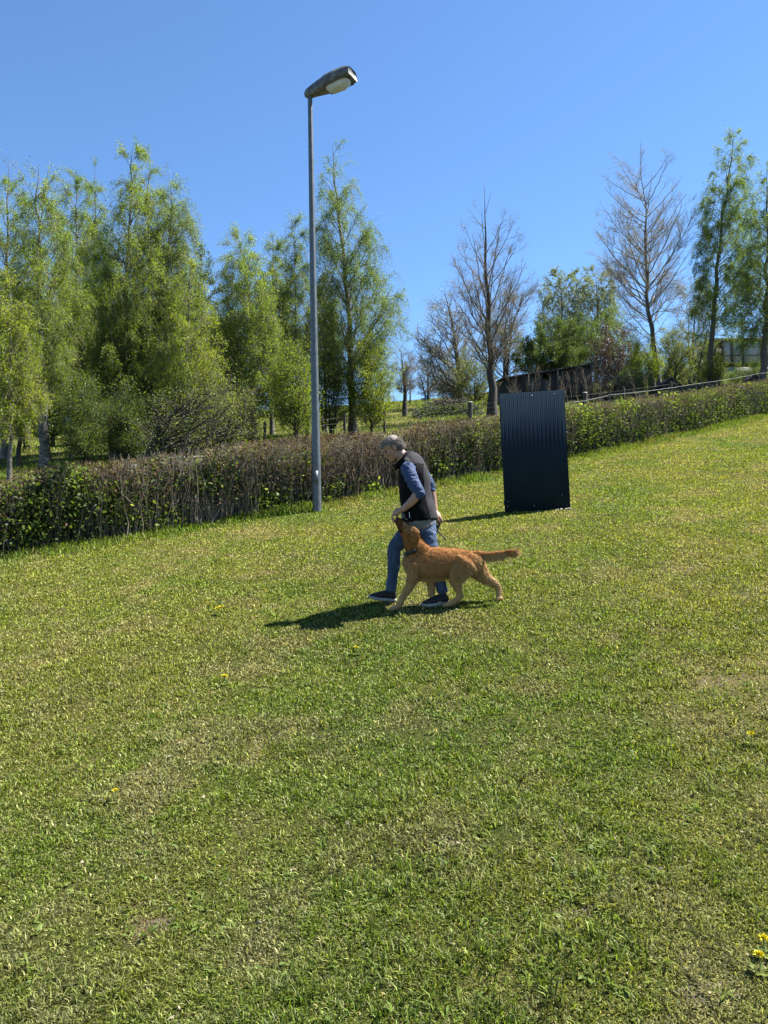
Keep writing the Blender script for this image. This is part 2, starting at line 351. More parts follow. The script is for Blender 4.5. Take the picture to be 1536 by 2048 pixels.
# uncut grass along the foot of the hedge
s = rng.uniform(0, HL, 60000); p, t = hedge_at(s); nr = np.stack([-t[:, 1], t[:, 0]], -1)
off = -.30-np.abs(rng.normal(0, .30, len(s)))*(.6+.9*vnoise(s, s*0, 1.3, 51)); p = p+nr*off[:, None]
hh = rng.uniform(.07, .22, len(s))*np.clip(1.25+.9*off, .25, 1.1)*(.55+.8*vnoise(s, s*0, .8, 52))
V, F = blades(np.stack([p[:, 0], p[:, 1], H(p[:, 0], p[:, 1])-.01], -1), hh, rng.uniform(.006, .011, len(s)), rng, .45)
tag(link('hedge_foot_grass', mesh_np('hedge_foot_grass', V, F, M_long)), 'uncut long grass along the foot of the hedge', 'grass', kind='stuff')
# rough meadow beyond the path
N = 210000; y = 13+(rng.uniform(size=N)**1.5)*68; x = rng.uniform(-.62, .62, N)*y
dd_ = y-hedge_y(x); ok = (dd_ > 5.0); x, y = x[ok], y[ok]
cl = vnoise(x, y, 1.7, 61)
hh = (.08+.22*cl)*rng.uniform(.6, 1.2, len(x)); ww = .008*np.clip(y/14, 1, 4)
V, F = blades(np.stack([x, y, H(x, y)-.01], -1), hh, ww, rng, .6)
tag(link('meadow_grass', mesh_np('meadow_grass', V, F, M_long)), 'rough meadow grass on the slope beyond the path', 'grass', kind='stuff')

# ------------------------------------------------------------------ hedge
M_twig = solid("hedge_twig", [(.3, (.07, .052, .038)), (.7, (.34, .27, .20))], 5, 3, .85)
M_dry = leafmat("hedge_dry_leaf", (.13, .088, .045), (.20, .145, .078), (.28, .22, .13), .25, .6, .0, .6)
M_fresh = leafmat("hedge_green_leaf", (.09, .145, .02), (.16, .22, .032), (.26, .30, .07), .45, .8, .01, .5)
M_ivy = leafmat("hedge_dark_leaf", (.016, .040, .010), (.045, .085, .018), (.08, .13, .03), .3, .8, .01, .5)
rng = np.random.default_rng(8)
p0, _ = hedge_at(0.0); hb = np.array([p0[0], p0[1], float(H(p0[0], p0[1]))])
hedge = thing('hedge', hb, 'long trimmed hedge of bare brown twigs and young leaves running uphill across the field edge', 'hedge')
def hpts(s, off, z):
    p, t = hedge_at(s); nr = np.stack([-t[:, 1], t[:, 0]], -1); p = p+nr*off[:, None]
    return np.stack([p[:, 0], p[:, 1], H(p[:, 0], p[:, 1])+z], -1)
_q = G(372, 1050)[:2]; _s = np.linspace(0, HL, 2000); GAP = float(_s[np.argmin(np.linalg.norm(hedge_at(_s)[0]-_q, axis=1))])
def gaps(s):                       # how thick the hedge is along its length
    g_ = .55+.75*vnoise(s, s*0, 1.1, 71)
    g_ = np.where((s > GAP-.30) & (s < GAP+.30), g_*.35, g_)
    return g_
def htop(s): return 1.14+.16*(vnoise(s, s*0, .5, 73)-.5)+.12*(vnoise(s, s*0, 3.0, 74)-.5)
# upright stems
ns = 15000; s = rng.uniform(0, HL, ns); s = s[rng.uniform(size=ns) < np.clip(gaps(s)*1.0+.1, 0, 1)]; ns = len(s)
off = rng.normal(0, .17, ns); top = htop(s)*rng.uniform(.7, 1.04, ns)+np.where(rng.uniform(size=ns) < .05, rng.uniform(0, .16, ns), 0)
K = 6; P = np.zeros((ns, K, 3)); ds = rng.normal(0, .17, ns); do = rng.normal(0, .12, ns)
for i in range(K):
    u = i/(K-1); P[:, i] = hpts(s+ds*u+rng.normal(0, .028, ns), off*(.8+.45*u)+do*u+rng.normal(0, .015, ns), top*u)
V, F = tubes(P, (rng.uniform(.004, .011, ns)[:, None]*np.linspace(1, .35, K)), 3)
# side twigs
n2 = 52000; ii = rng.integers(0, ns, n2); jj = rng.uniform(.35, 1, n2)*(K-1); j0 = np.minimum(jj.astype(int), K-2); fr = (jj-j0)[:, None]
B = P[ii, j0]*(1-fr)+P[ii, j0+1]*fr; d = nrm(rng.normal(size=(n2, 3))*[1, 1, .8]+[0, 0, .6]); l = rng.uniform(.06, .22, n2)
P2 = B[:, None]+d[:, None]*(np.linspace(0, 1, 3)[None, :, None]*l[:, None, None])
V2, F2 = tubes(P2, np.full((n2, 1), .0028)*np.array([1, .8, .5]), 3)
Vc, Fc = cat_geo([(V, F), (V2, F2)]); part('branches', Vc, Fc, M_twig, hedge)
# leaves
def hleaf(n, zlo, zhi, sig, mask, L0, L1, mat, name, side=0.0):
    s = rng.uniform(0, HL, n); z = zlo+(zhi-zlo)*rng.beta(1.6, 1.3, n); off = rng.normal(side, sig, n)
    keep = rng.uniform(size=n) < mask(s, z)*np.clip(gaps(s)*1.2, 0, 1); s, z, off = s[keep], z[keep], off[keep]
    z = z*htop(s)/1.14; L = rng.uniform(L0, L1, len(s))
    V, F = leaves(hpts(s, off, z), L, L*.62, rng); part(name, V, F, mat, hedge)
hleaf(140000, .25, 1.20, .22, lambda s, z: np.clip(.20+.7*vnoise(s, z, .6, 81)+.45*(z-.7)-np.where(s > 15, .34, 0), 0, 1), .03, .06, M_dry, 'dry_leaves')
gr = lambda s, z: np.clip(2.2*vnoise(s, z*1.5, .8, 82)-.95+np.where(s > 14, .45, 0)-np.where((s > 8) & (s < 14), .35, 0)-.15*(z > .95), 0, 1)
hleaf(170000, .0, 1.16, .26, gr, .035, .075, M_fresh, 'green_leaves')
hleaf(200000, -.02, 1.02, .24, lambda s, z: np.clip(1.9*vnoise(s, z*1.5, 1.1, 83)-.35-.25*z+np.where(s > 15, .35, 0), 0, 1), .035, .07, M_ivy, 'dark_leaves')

# stronger shoots with large fresh leaves here and there
rngs = np.random.default_rng(88); S_ = []
for px_, zc, sp_, w_ in [(150, .75, .5, 1.0), (215, .55, .45, 1.0), (130, 1.02, .3, .7), (265, .35, .3, .6), (60, .35, .3, .5), (330, .15, .3, .6), (395, .75, .25, .5), (530, .20, .4, .9), (640, .25, .35, .6), (720, .15, .3, .6), (935, .85, .35, .6), (1150, .75, .6, 1.3), (1165, .45, .5, 1.0), (1240, .95, .4, .6),
                         (1400, .6, .7, 1.0), (1330, .8, .5, .6), (1480, .6, .8, .8), (860, .35, .3, .5), (20, .85, .4, .6)]:
    r_ = ray(px_, 960); ss = np.linspace(0, HL, 1500); q = hedge_at(ss)[0]; s0 = ss[np.argmin(np.abs(q[:, 0]/q[:, 1]-r_[0]))]
    n = int(520*w_); S_.append(np.stack([s0+rngs.normal(0, sp_*.5, n), rngs.normal(-.20, .10, n), np.clip(zc+rngs.normal(0, sp_*.36, n), .02, 1.3)], -1))
S_ = np.concatenate(S_); L = rngs.uniform(.04, .10, len(S_)); V, F = leaves(hpts(S_[:, 0], S_[:, 1], S_[:, 2]), L, L*.7, rngs)
M_shoot = leafmat("hedge_shoot_leaf", (.15, .23, .03), (.22, .30, .045), (.30, .36, .10), .5, .8, .01, .5)
part('shoots', V, F, M_shoot, hedge)

# ragged dry tan shoots standing above the thin stretch left of the lamp post
sA = [ss[np.argmin(np.abs(q[:, 0]/q[:, 1]-ray(px_, 960)[0]))] for px_ in (235, 500)]
n = 1050; s1 = np.where(rngs.uniform(size=n) < .72, rngs.uniform(sA[0], sA[1], n), rngs.uniform(0, HL, n)); t1 = rngs.uniform(.85, 1.32, n); K = 6; P = np.zeros((n, K, 3)); o1 = rngs.normal(-.02, .15, n); d1 = rngs.normal(0, .20, n); d2 = rngs.normal(0, .10, n)
for i in range(K):
    u = i/(K-1); P[:, i] = hpts(s1+d1*u+rngs.normal(0, .02, n), o1+d2*u, t1*u)
V, F = tubes(P, rngs.uniform(.004, .009, n)[:, None]*np.linspace(1, .35, K), 3)
M_tan = solid("dry_tan_twig", [(.3, (.24, .18, .12)), (.7, (.50, .41, .30))], 5, 3, .85)
part('dry_twigs', V, F, M_tan, hedge)
# ------------------------------------------------------------------ trees
M_bark = solid("bark_dark", [(.3, (.030, .025, .020)), (.7, (.085, .072, .058))], 6, 5, .9, .012, 22, stretch=(1, 1, .25))
M_barkg = solid("bark_grey", [(.3, (.07, .062, .055)), (.7, (.17, .155, .135))], 5, 5, .9, .012, 18, stretch=(1, 1, .3))
M_limb = solid("limb_bark", [(.3, (.13, .10, .068)), (.7, (.27, .215, .15))], 6, 5, .9, .008, 22)
M_limbl = solid("poplar_limb", [(.3, (.23, .20, .135)), (.7, (.42, .37, .26))], 6, 5, .9, .008, 22)
def birch_bark():
    m, nt, out = new_mat("birch_bark"); p = N_(nt, 'ShaderNodeBsdfPrincipled'); p.inputs['Roughness'].default_value = .8
    c = scaled(nt, pos(nt), (1.0, 1.0, 4.5)); n1 = noise(nt, 3.2, 5, .7, c)
    nt.links.new(ramp(nt, n1, [(.40, (.035, .03, .025)), (.55, (.10, .095, .085)), (.75, (.24, .235, .22))]), p.inputs['Base Color'])
    nt.links.new(p.outputs[0], out.inputs[0]); return m
M_birch = birch_bark()
LM = {
 'birch': leafmat("birch_leaf", (.19, .30, .022), (.265, .37, .032), (.35, .40, .06), .6, .35, .02),
 'birch_blue': leafmat("birch_leaf_cool", (.15, .255, .040), (.21, .315, .050), (.30, .36, .09), .58, .35, .02),
 'lime': leafmat("spring_leaf", (.22, .32, .016), (.30, .38, .024), (.36, .40, .05), .6, .5, .02),
 'green': leafmat("bush_leaf", (.11, .19, .022), (.165, .25, .030), (.24, .29, .055), .55, .5, .02),
 'olive': leafmat("olive_leaf", (.15, .195, .034), (.21, .25, .050), (.29, .30, .10), .55, .5, .02),
 'blossom': leafmat("blossom", (.28, .27, .24), (.42, .40, .36), (.12, .15, .05), .4, .6, tcol=1.0),
 'bud': leafmat("bud", (.20, .18, .08), (.27, .25, .11), (.34, .32, .17), .35, .6),
 'red': leafmat("copper_leaf", (.075, .035, .025), (.12, .055, .035), (.15, .11, .05), .4, .6, tcol=1.0),
 'deep': leafmat("deep_leaf", (.075, .125, .022), (.12, .175, .030), (.18, .22, .06), .4, .6, .02),
 'pale': leafmat("pale_leaf", (.20, .26, .12), (.26, .31, .15), (.33, .35, .20), .5, .3, .02),
 'far': leafmat("far_leaf", (.07, .11, .05), (.10, .15, .06), (.14, .18, .08), .4, .25, .02),
}
def bez(a, c, b, K):
    u = np.linspace(0, 1, K)[None, :, None]; return a[:, None]*(1-u)**2+2*c[:, None]*u*(1-u)+b[:, None]*u**2
def interp_poly(P, ii, t):
    K = P.shape[1]; x = np.clip(t, 0, .9999)*(K-1); j = x.astype(int); f = (x-j)[:, None]
    a, b = P[ii, j], P[ii, j+1]; return a*(1-f)+b*f, nrm(b-a)
def grow(P, R, n, t0, t1, L, ang, K, rng, up=.3, wob=.12, taper=.3, rmin=.004, rs=.6, lenfall=.5, pw=1.1):
    N = len(P); wl_ = np.linalg.norm(P[:, -1]-P[:, 0], axis=1)**pw; cw_ = np.cumsum(wl_)/wl_.sum(); ii = np.minimum(np.searchsorted(cw_, rng.uniform(size=n)), N-1)
    t = rng.uniform(t0, t1, n); B, T = interp_poly(P, ii, t)
    perp = nrm(np.cross(T, rng.normal(size=(n, 3)))); a = rng.normal(ang, .18, n)[:, None]
    d = nrm(T*np.cos(a)+perp*np.sin(a)); l = (L[ii] if np.ndim(L) else L)*(1-lenfall*t)*rng.uniform(.6, 1.25, n)
    Q = [B]; st = (l/(K-1))[:, None]
    for k in range(K-1):
        d = nrm(d+np.array([0, 0, up/(K-1)])+rng.normal(size=(n, 3))*wob); Q.append(Q[-1]+d*st)
    r0 = np.maximum(R[ii, 0]*(1-.7*t)*rs, rmin)
    return np.stack(Q, 1), r0[:, None]*np.linspace(1, taper, K)[None]
def trunk_poly(px_pts, d, base):
    pts = [np.array(base)]
    for (px, py) in px_pts: pts.append(W(px, py, d))
    pts = np.array(pts); return pts
def resample(pts, K):
    L = np.concatenate([[0], np.cumsum(np.linalg.norm(np.diff(pts, axis=0), axis=1))]); u = np.linspace(0, L[-1], K)
    Q = np.stack([np.interp(u, L, pts[:, i]) for i in range(3)], -1)
    for _ in range(2): Q[1:-1] = .25*Q[:-2]+.5*Q[1:-1]+.25*Q[2:]
    return Q
def envelope(prof, d, trunk):
    zs, rl, rr = [], [], []
    for (py, xl, xr) in prof:
        a, b = W(xl, py, d), W(xr, py, d); z = (a[2]+b[2])/2; tx = np.interp(z, trunk[:, 2], trunk[:, 0])
        zs.append(z); rl.append(max(tx-a[0], .12)); rr.append(max(b[0]-tx, .12))
    o = np.argsort(zs); return np.array(zs)[o], np.array(rl)[o], np.array(rr)[o]
def tree(name, label, group, base, tpx, prof, style, leaf, seed, r0=None, nprim=60, nleaf=22000, lsize=.041, rise=.9, barkm=None, d=None, multi=1, hang=1.0, dens=1.0):
    rng = np.random.default_rng(seed)
    if d is None: b = G(*base); d = b[1]
    else: b = GD(base[0], d)
    b = np.array(b); b0 = b.copy(); b[2] -= .12
    T = resample(trunk_poly(tpx, d, b), 16)
    T[1:-1, :2] += rng.normal(0, .0035*(T[-1, 2]-b[2]), (14, 2))
    Ht = T[-1, 2]-b[2]; r0 = r0 or Ht*.0125
    root = thing(name, b0, label, 'tree' if 'bush' not in name and 'shrub' not in name else 'bush', group)
    tp = np.linspace(0, 1, 16); TR = r0*(1-tp)**(1.25 if style == 'bare' else .95)+.004; TR[0] *= 1.45; TR[1] *= 1.08
    Ts, TRs = [T], [TR]
    for m in range(multi-1):
        az = rng.uniform(0, 2*np.pi); sp = rng.uniform(.05, .12)*Ht; Q = T.copy()*1.0
        Q[:, 0] += np.cos(az)*sp*(.25+1.6*tp); Q[:, 1] += np.sin(az)*sp*(.25+1.6*tp); Q[:, 2] = b[2]+(Q[:, 2]-b[2])*rng.uniform(.75, .95)
        Ts.append(Q); TRs.append(TR*rng.uniform(.6, .9))
    TA = np.array(Ts); TRA = np.array(TRs)
    zs, rl, rr = envelope(prof, d, T)
    # primaries reach for the crown envelope
    w = np.interp(np.linspace(zs[0], zs[-1], 60), zs, rl+rr)+.15; cdf = np.cumsum(w)/w.sum()
    ht = np.interp((np.arange(nprim)+rng.uniform(0, 1, nprim))/nprim, np.concatenate([[0], cdf]), np.linspace(zs[0], zs[-1], 61))
    az = np.arange(nprim)*2.39996+rng.uniform(0, .5, nprim); c, s = np.cos(az), np.sin(az)
    RL, RR = np.interp(ht, zs, rl), np.interp(ht, zs, rr); Rm = (RL+RR)/2
    r = np.where(c > 0, RR, RL)*c*c+Rm*s*s; r = r*rng.uniform(.78 if style == 'bare' else .62, 1.0, nprim)
    which = rng.integers(0, multi, nprim)
    tx = np.stack([np.interp(ht, T[:, 2], T[:, i]) for i in (0, 1)], -1)
    tip = np.stack([tx[:, 0]+c*r, tx[:, 1]+s*r, ht], -1)
    zlow = b[2]+(.18 if style != 'bush' else .06)*Ht
    hs = np.maximum(ht-rise*r*rng.uniform(.8, 1.2, nprim), zlow+rng.uniform(0, .1, nprim)*Ht); hs = np.minimum(hs, ht-.02)
    st = np.zeros((nprim, 3))
    for i in range(nprim):
        Q = TA[which[i]]; z = min(hs[i], Q[-1, 2]-.05); hs[i] = z
        st[i] = [np.interp(z, Q[:, 2], Q[:, 0]), np.interp(z, Q[:, 2], Q[:, 1]), z]
    ctr = st*.42+tip*.58; ctr[:, 2] = hs+(ht-hs)*({'bare': .42, 'bush': .5}.get(style, .75)); K = 9
    P1 = bez(st, ctr, tip, K); ln = np.linalg.norm(tip-st, axis=1)
    P1[:, 1:-1] += rng.normal(0, 1, (nprim, K-2, 3))*(ln*(.007 if style == 'bare' else .018))[:, None, None]
    hfrac = np.clip((hs-b[2])/Ht, 0, 1); R1 = (np.minimum(r0*(1-hfrac)*.62, ln*({'bare': .0085, 'birch': .009}.get(style, .014))+.004)+.003)[:, None]*np.linspace(1, .25, K)
    tris = [tubes(TA, TRA, 8), tubes(P1, R1, 5)]
    if style == 'bare':
        P2, R2 = grow(P1, R1, int(nprim*9*dens), .15, .97, ln*.42, .72, 6, rng, up=.35, wob=.08, rmin=.005)
        P3, R3 = grow(P2, R2, int(nprim*50*dens), .15, .98, np.linalg.norm(P2[:, -1]-P2[:, 0], axis=1)*.55, .62, 5, rng, up=.3, wob=.10, rmin=.0035)
        P4, R4 = grow(P3, R3, int(nprim*300*dens), .2, 1, np.full(len(P3), .42), .6, 4, rng, up=.2, wob=.12, rmin=.0022, lenfall=.2)
        tris += [tubes(P2, R2, 4), tubes(P3, R3, 3), tubes(P4, R4, 3)]
        src = [(P3, .4), (P4, 1.0)]; spread = .05
    elif style == 'birch':
        P2, R2 = grow(P1, R1, int(nprim*6), .25, .98, ln*.38, .62, 6, rng, up=.30, wob=.14, rmin=.005)
        n3 = int(nprim*40*dens)
        src_, Rr = (P2, R2); ii = rng.integers(0, len(P2), n3); B, Tt = interp_poly(P2, ii, rng.uniform(.2, 1, n3)); m = rng.uniform(size=n3) < .3
        i1 = np.minimum(np.searchsorted(np.cumsum(ln)/ln.sum(), rng.uniform(size=n3)), nprim-1); B1, T1 = interp_poly(P1, i1, rng.uniform(.45, 1, n3)); B[m] = B1[m]; Tt[m] = T1[m]
        hf_ = np.clip((B[:, 2]-b[2])/Ht, 0, 1); up_ = np.clip((hf_-.86)/.14, 0, 1); up_ = np.where(rng.uniform(size=n3) < .13, 1, up_)
        grav = np.stack([0*up_, 0*up_, -.40*(1-up_)+.10*up_], -1); l = rng.uniform(.30, .95, n3)*(hang*(1-up_)+.62*up_); dd = nrm(Tt+rng.normal(size=(n3, 3))*.5); Q = [B]
        for k in range(5):
            dd = nrm(dd*.66+grav+rng.normal(size=(n3, 3))*.10); Q.append(Q[-1]+dd*(l/5)[:, None])
        P3 = np.stack(Q, 1); R3 = np.full((n3, 1), .0045)*np.linspace(1, .5, 6)[None]
        tris += [tubes(P2, R2, 4), tubes(P3, R3, 3)]; src = [(P3, 1.0), (P2, .10)]; spread = .06
    else:
        P2, R2 = grow(P1, R1, int(nprim*8), .2, .98, ln*.45, .7, 6, rng, up=.25, wob=.2, rmin=.006)
        P3, R3 = grow(P2, R2, int(nprim*30*dens), .2, 1, np.full(len(P2), .16*Ht**.5+.18), .75, 4, rng, up=.15, wob=.2, rmin=.004, lenfall=.2)
        tris += [tubes(P2, R2, 4), tubes(P3, R3, 3)]; src = [(P3, 1.0), (P2, .25)]; spread = .10
    tv, tf = cat_geo([tris[0]]); part('trunk', tv, tf, barkm or M_bark, root, True)
    V, F = cat_geo(tris[1:]); part('limbs', V, F, M_limbl if name == 'bare_tree' and barkm is M_barkg else M_limb if style != 'bush' else (barkm or M_bark), root)
    if nleaf:
        nleaf = int(nleaf*(2.6 if style == 'birch' else 1.8)*(.6 if lsize > .06 else 1)); Cs = []; tot = sum(w_ for _, w_ in src)
        for Q, w_ in src:
            n = int(nleaf*w_/tot); ii = rng.integers(0, len(Q), n)
            # uneven: some twigs carry many leaves, some few
            wt_ = rng.gamma(1.1, 1, len(Q)); cw = np.cumsum(wt_)/wt_.sum(); ii = np.minimum(np.searchsorted(cw, rng.uniform(size=n)), len(Q)-1)
            c_, _ = interp_poly(Q, ii, rng.uniform(.1, 1, n)); Cs.append(c_+rng.normal(0, spread, (n, 3)))
        C = np.concatenate(Cs); L = lsize*rng.uniform(.65, 1.35, len(C))
        V, F = leaves(C, L, L*.66, rng); part('foliage', V, F, LM[leaf], root)
    return root
GL = 'birches along the left side behind the hedge'
GU = 'undergrowth trees and bushes among the birches'
GR = 'bushes and small trees on the upper right slope'
def birch(label, base, tpx, prof, seed, leaf='birch', **kw):
    kw.setdefault('rise', 1.35)
    return tree('birch_tree', label, GL, base, tpx, prof, 'birch', leaf, seed, barkm=M_birch, **kw)
birch('birch with a dappled pale trunk, the nearest full-height trunk at the left', (90, 938), [(85, 800), (80, 600), (76, 420), (78, 325)],
      [(322, 70, 84), (345, 52, 108), (400, 35, 130), (480, 22, 150), (560, 15, 165), (640, 10, 165), (720, 20, 150), (800, 45, 130)], 1, r0=.17, nleaf=30000, nprim=70)
birch('birch cut off by the left edge of the photo, its top highest there', (10, 925), [(12, 700), (14, 500), (16, 318)],
      [(315, 8, 24), (350, -8, 48), (430, -40, 62), (520, -60, 75), (620, -70, 80), (740, -70, 72), (850, -50, 60)], 2, d=31, nleaf=30000)
birch('slim birch rising just right of the nearest pale trunk, rounded top', (146, 918), [(148, 760), (152, 560), (152, 334)],
      [(332, 145, 160), (360, 130, 176), (430, 118, 190), (520, 112, 200), (620, 108, 205), (720, 115, 200), (820, 125, 185)], 3, d=32, r0=.11, nleaf=26000)
birch('slim birch with a thin pointed top between two broader crowns at the left', (180, 915), [(184, 760), (190, 560), (190, 328)],
      [(326, 186, 194), (350, 176, 202), (400, 168, 208), (480, 155, 222), (580, 150, 232), (700, 155, 230)], 4, d=35, r0=.09, nleaf=17000, nprim=45, leaf='birch_blue')
birch('tallest birch of the left group, broad crown with the highest top', (236, 912), [(240, 760), (252, 600), (262, 420), (266, 290)],
      [(288, 260, 273), (320, 246, 286), (370, 236, 305), (430, 222, 325), (500, 200, 338), (580, 185, 345), (680, 180, 350), (780, 195, 335)], 5, d=29, nleaf=42000, nprim=90)
birch('birch with a slender top just right of the tallest birch of the left group', (292, 915), [(294, 760), (298, 600), (300, 300)],
      [(298, 296, 304), (330, 284, 316), (380, 278, 334), (450, 268, 348), (540, 262, 362), (640, 255, 372), (740, 260, 365)], 6, d=33, r0=.11, nleaf=26000, leaf='birch_blue')
birch('birch with trailing curtains on the right end of the tall left group', (322, 912), [(326, 760), (336, 600), (348, 344)],
      [(340, 342, 358), (370, 325, 368), (420, 315, 385), (480, 310, 393), (560, 305, 392), (640, 300, 388), (740, 300, 375)], 7, d=30, r0=.11, nleaf=27000, hang=1.3, leaf='birch_blue')
birch('weeping birch with arched top between the tall left group and the lamp post', (509, 893), [(508, 740), (500, 600), (490, 520), (478, 478)],
      [(466, 462, 500), (490, 446, 522), (540, 436, 532), (600, 430, 548), (680, 432, 562), (760, 445, 570), (820, 470, 560)], 8, r0=.13, nleaf=34000, nprim=75, hang=1.1)
birch('birch half a crown lower, close behind the weeping birch left of the lamp post', (545, 880), [(546, 740), (547, 600), (545, 478)],
      [(474, 536, 556), (500, 526, 566), (550, 518, 575), (620, 515, 580), (700, 512, 585)], 9, d=36, r0=.10, nleaf=20000, nprim=50)
birch('thin young birch with an open pointed crown directly left of the lamp post', (592, 882), [(592, 740), (591, 600), (590, 430)],
      [(428, 586, 594), (450, 578, 604), (500, 568, 616), (560, 562, 622), (640, 556, 628), (730, 560, 625)], 10, r0=.07, nleaf=14000, nprim=45, leaf='birch_blue')
birch('tall lone birch with cascading branches directly right of the lamp post', (706, 868), [(701, 740), (695, 600), (684, 480), (670, 350), (665, 285)],
      [(278, 660, 670), (305, 652, 690), (350, 640, 712), (400, 632, 728), (450, 632, 752), (500, 634, 785), (560, 632, 798), (620, 630, 806), (690, 632, 804), (750, 638, 795), (800, 650, 785)], 11, r0=.17, nleaf=46000, nprim=95, hang=1.25, leaf='birch_blue')
birch('small birch low behind the lamp post, crown merging into the lone birch', (652, 862), [(650, 760), (648, 680), (645, 560)],
      [(555, 636, 652), (600, 618, 668), (680, 608, 680), (760, 610, 682)], 12, d=35, r0=.07, nleaf=15000, nprim=45, multi=3)
# undergrowth of the left group
tree('bare_thorn_tree', 'dark arching thorn tree leaning right over the hedge at the left', GU, (272, 915), [(320, 850), (380, 800), (440, 775)],
     [(735, 370, 430), (760, 330, 480), (800, 300, 515), (850, 300, 525), (885, 340, 500)], 'bush', 'olive', 21, d=20, r0=.13, nprim=42, nleaf=4500, lsize=.04, rise=.4, dens=.7)
def under(label, px, d, top, prof, leaf, seed, **kw):
    kw.setdefault('nleaf', 20000)
    return tree('leafy_bush', label, GU, (px, 900), [(px+random.Random(seed).uniform(-8, 8), (top+900)/2), (px, top)], prof, 'bush', leaf, seed, d=d, **kw)
birch('young fresh green birch at the left edge, drooping to the hedge', (18, 925), [(20, 800), (22, 700), (24, 545)],
      [(540, 12, 36), (600, -15, 62), (700, -45, 76), (800, -50, 72), (880, -35, 55)], 31, d=22, nleaf=14000, leaf='lime', r0=.07, hang=.6)
under('olive bush low behind the hedge right of the nearest pale trunk', 165, 26, 770, [(750, 145, 185), (800, 120, 210), (900, 115, 215)], 'green', 32, nleaf=9000, multi=3)
under('shaded low bush under the tallest birch of the left group', 250, 27, 790, [(770, 230, 270), (820, 205, 295), (900, 205, 295)], 'green', 33, nleaf=8000, multi=3)
birch('yellow-green young birch glowing at the right end of the tall left group', (372, 905), [(374, 780), (376, 660), (380, 515)],
      [(510, 374, 388), (560, 352, 408), (640, 330, 432), (720, 305, 452), (800, 315, 440)], 34, d=25, nleaf=15000, leaf='lime', r0=.07, hang=.6)
under('olive bush behind the arching thorn tree', 330, 29, 720, [(700, 300, 360), (760, 280, 390), (880, 280, 410)], 'green', 35, nleaf=11000, multi=3)
under('grey-green bush below the weeping birch, left of the lamp post', 450, 31, 640, [(610, 420, 480), (690, 400, 500), (780, 395, 510), (870, 405, 500)], 'olive', 36, multi=3)
under('bright yellow-green bush against the left side of the lamp post', 590, 27, 690, [(680, 570, 600), (730, 545, 622), (790, 530, 630), (850, 545, 622)], 'lime', 37, nleaf=11000, multi=2)
under('light green maple sapling at the right foot of the lone birch', 742, 31, 690, [(670, 725, 755), (710, 700, 785), (770, 688, 798), (830, 700, 790)], 'lime', 38, nleaf=13000, multi=2)
under('dark green bush between the lamp post and the lone birch', 662, 31, 700, [(690, 645, 680), (740, 630, 700), (800, 632, 705), (850, 640, 700)], 'green', 39, nleaf=9000, multi=4)
under('low brown-green bush just left of the weeping birch trunk', 470, 27, 800, [(780, 450, 490), (830, 420, 520), (880, 420, 520)], 'olive', 41, nleaf=9000, multi=3)
for i, (px, d_, top, lab) in enumerate([(143, 30, 560, 'slim dark-trunked birch just right of the nearest pale trunk'), (163, 31, 600, 'second slim dark-trunked birch right of the nearest pale trunk'), (222, 29, 600, 'slim dark-trunked birch under the tallest left birch'),
                                         (38, 27, 620, 'slim dark-trunked birch near the left edge'), (300, 30, 640, 'slim dark-trunked birch behind the arching thorn tree'), (415, 33, 620, 'slim dark-trunked birch left of the weeping birch')]):
    tree('birch_sapling', lab, 'slim dark-trunked birches low in the left wood', (px, 900), [(px+2, 800), (px+5, top)], [(top, px-4, px+10), (top+50, px-22, px+28), (top+120, px-34, px+38), (top+190, px-30, px+34)], 'birch', 'birch', 130+i, d=d_, nprim=40, nleaf=11000, r0=.085, rise=1.3, barkm=M_bark)
for i, (px, top, w, lab) in enumerate([(405, 478, 40, 'dark far tree peeping over the right shoulder of the tall left group'), (330, 520, 60, 'far dark tree deep behind the tall left group'), (120, 520, 70, 'far dark tree behind the slim birches at the left'),
                                       (30, 540, 60, 'far dark tree at the extreme left behind the birches'), (220, 500, 60, 'far dark tree behind the tallest birch of the left group'), (500, 600, 60, 'far tree behind the weeping birch'), (585, 640, 50, 'far tree behind the lamp post at mid height')]):
    tree('woodland_tree', lab, 'far trees closing the view behind the birches', (px, 870), [(px, 700), (px, top)],
         [(top, px-8, px+8), (top+30, px-w*.6, px+w*.6), (top+100, px-w, px+w), (top+260, px-w*1.1, px+w*1.1), (top+340, px-w, px+w)], 'bush', 'far', 50+i, d=52, nprim=60, nleaf=20000, lsize=.12, r0=.2)
for i, (px, lab) in enumerate([(55, 'shaded bush deep in the wood behind the trunks at the far left'), (105, 'shaded bush deep in the wood right of the nearest pale trunk'), (205, 'shaded bush deep in the wood behind the slim birches'), (285, 'shaded bush deep in the wood behind the tallest birch'), (455, 'shaded bush deep in the wood left of the weeping birch')]):
    under(lab, px, 37+i, 660, [(640, px-15, px+15), (700, px-40, px+42), (790, px-48, px+50), (870, px-42, px+44)], 'green', 230+i, nleaf=13000, lsize=.06, multi=3)
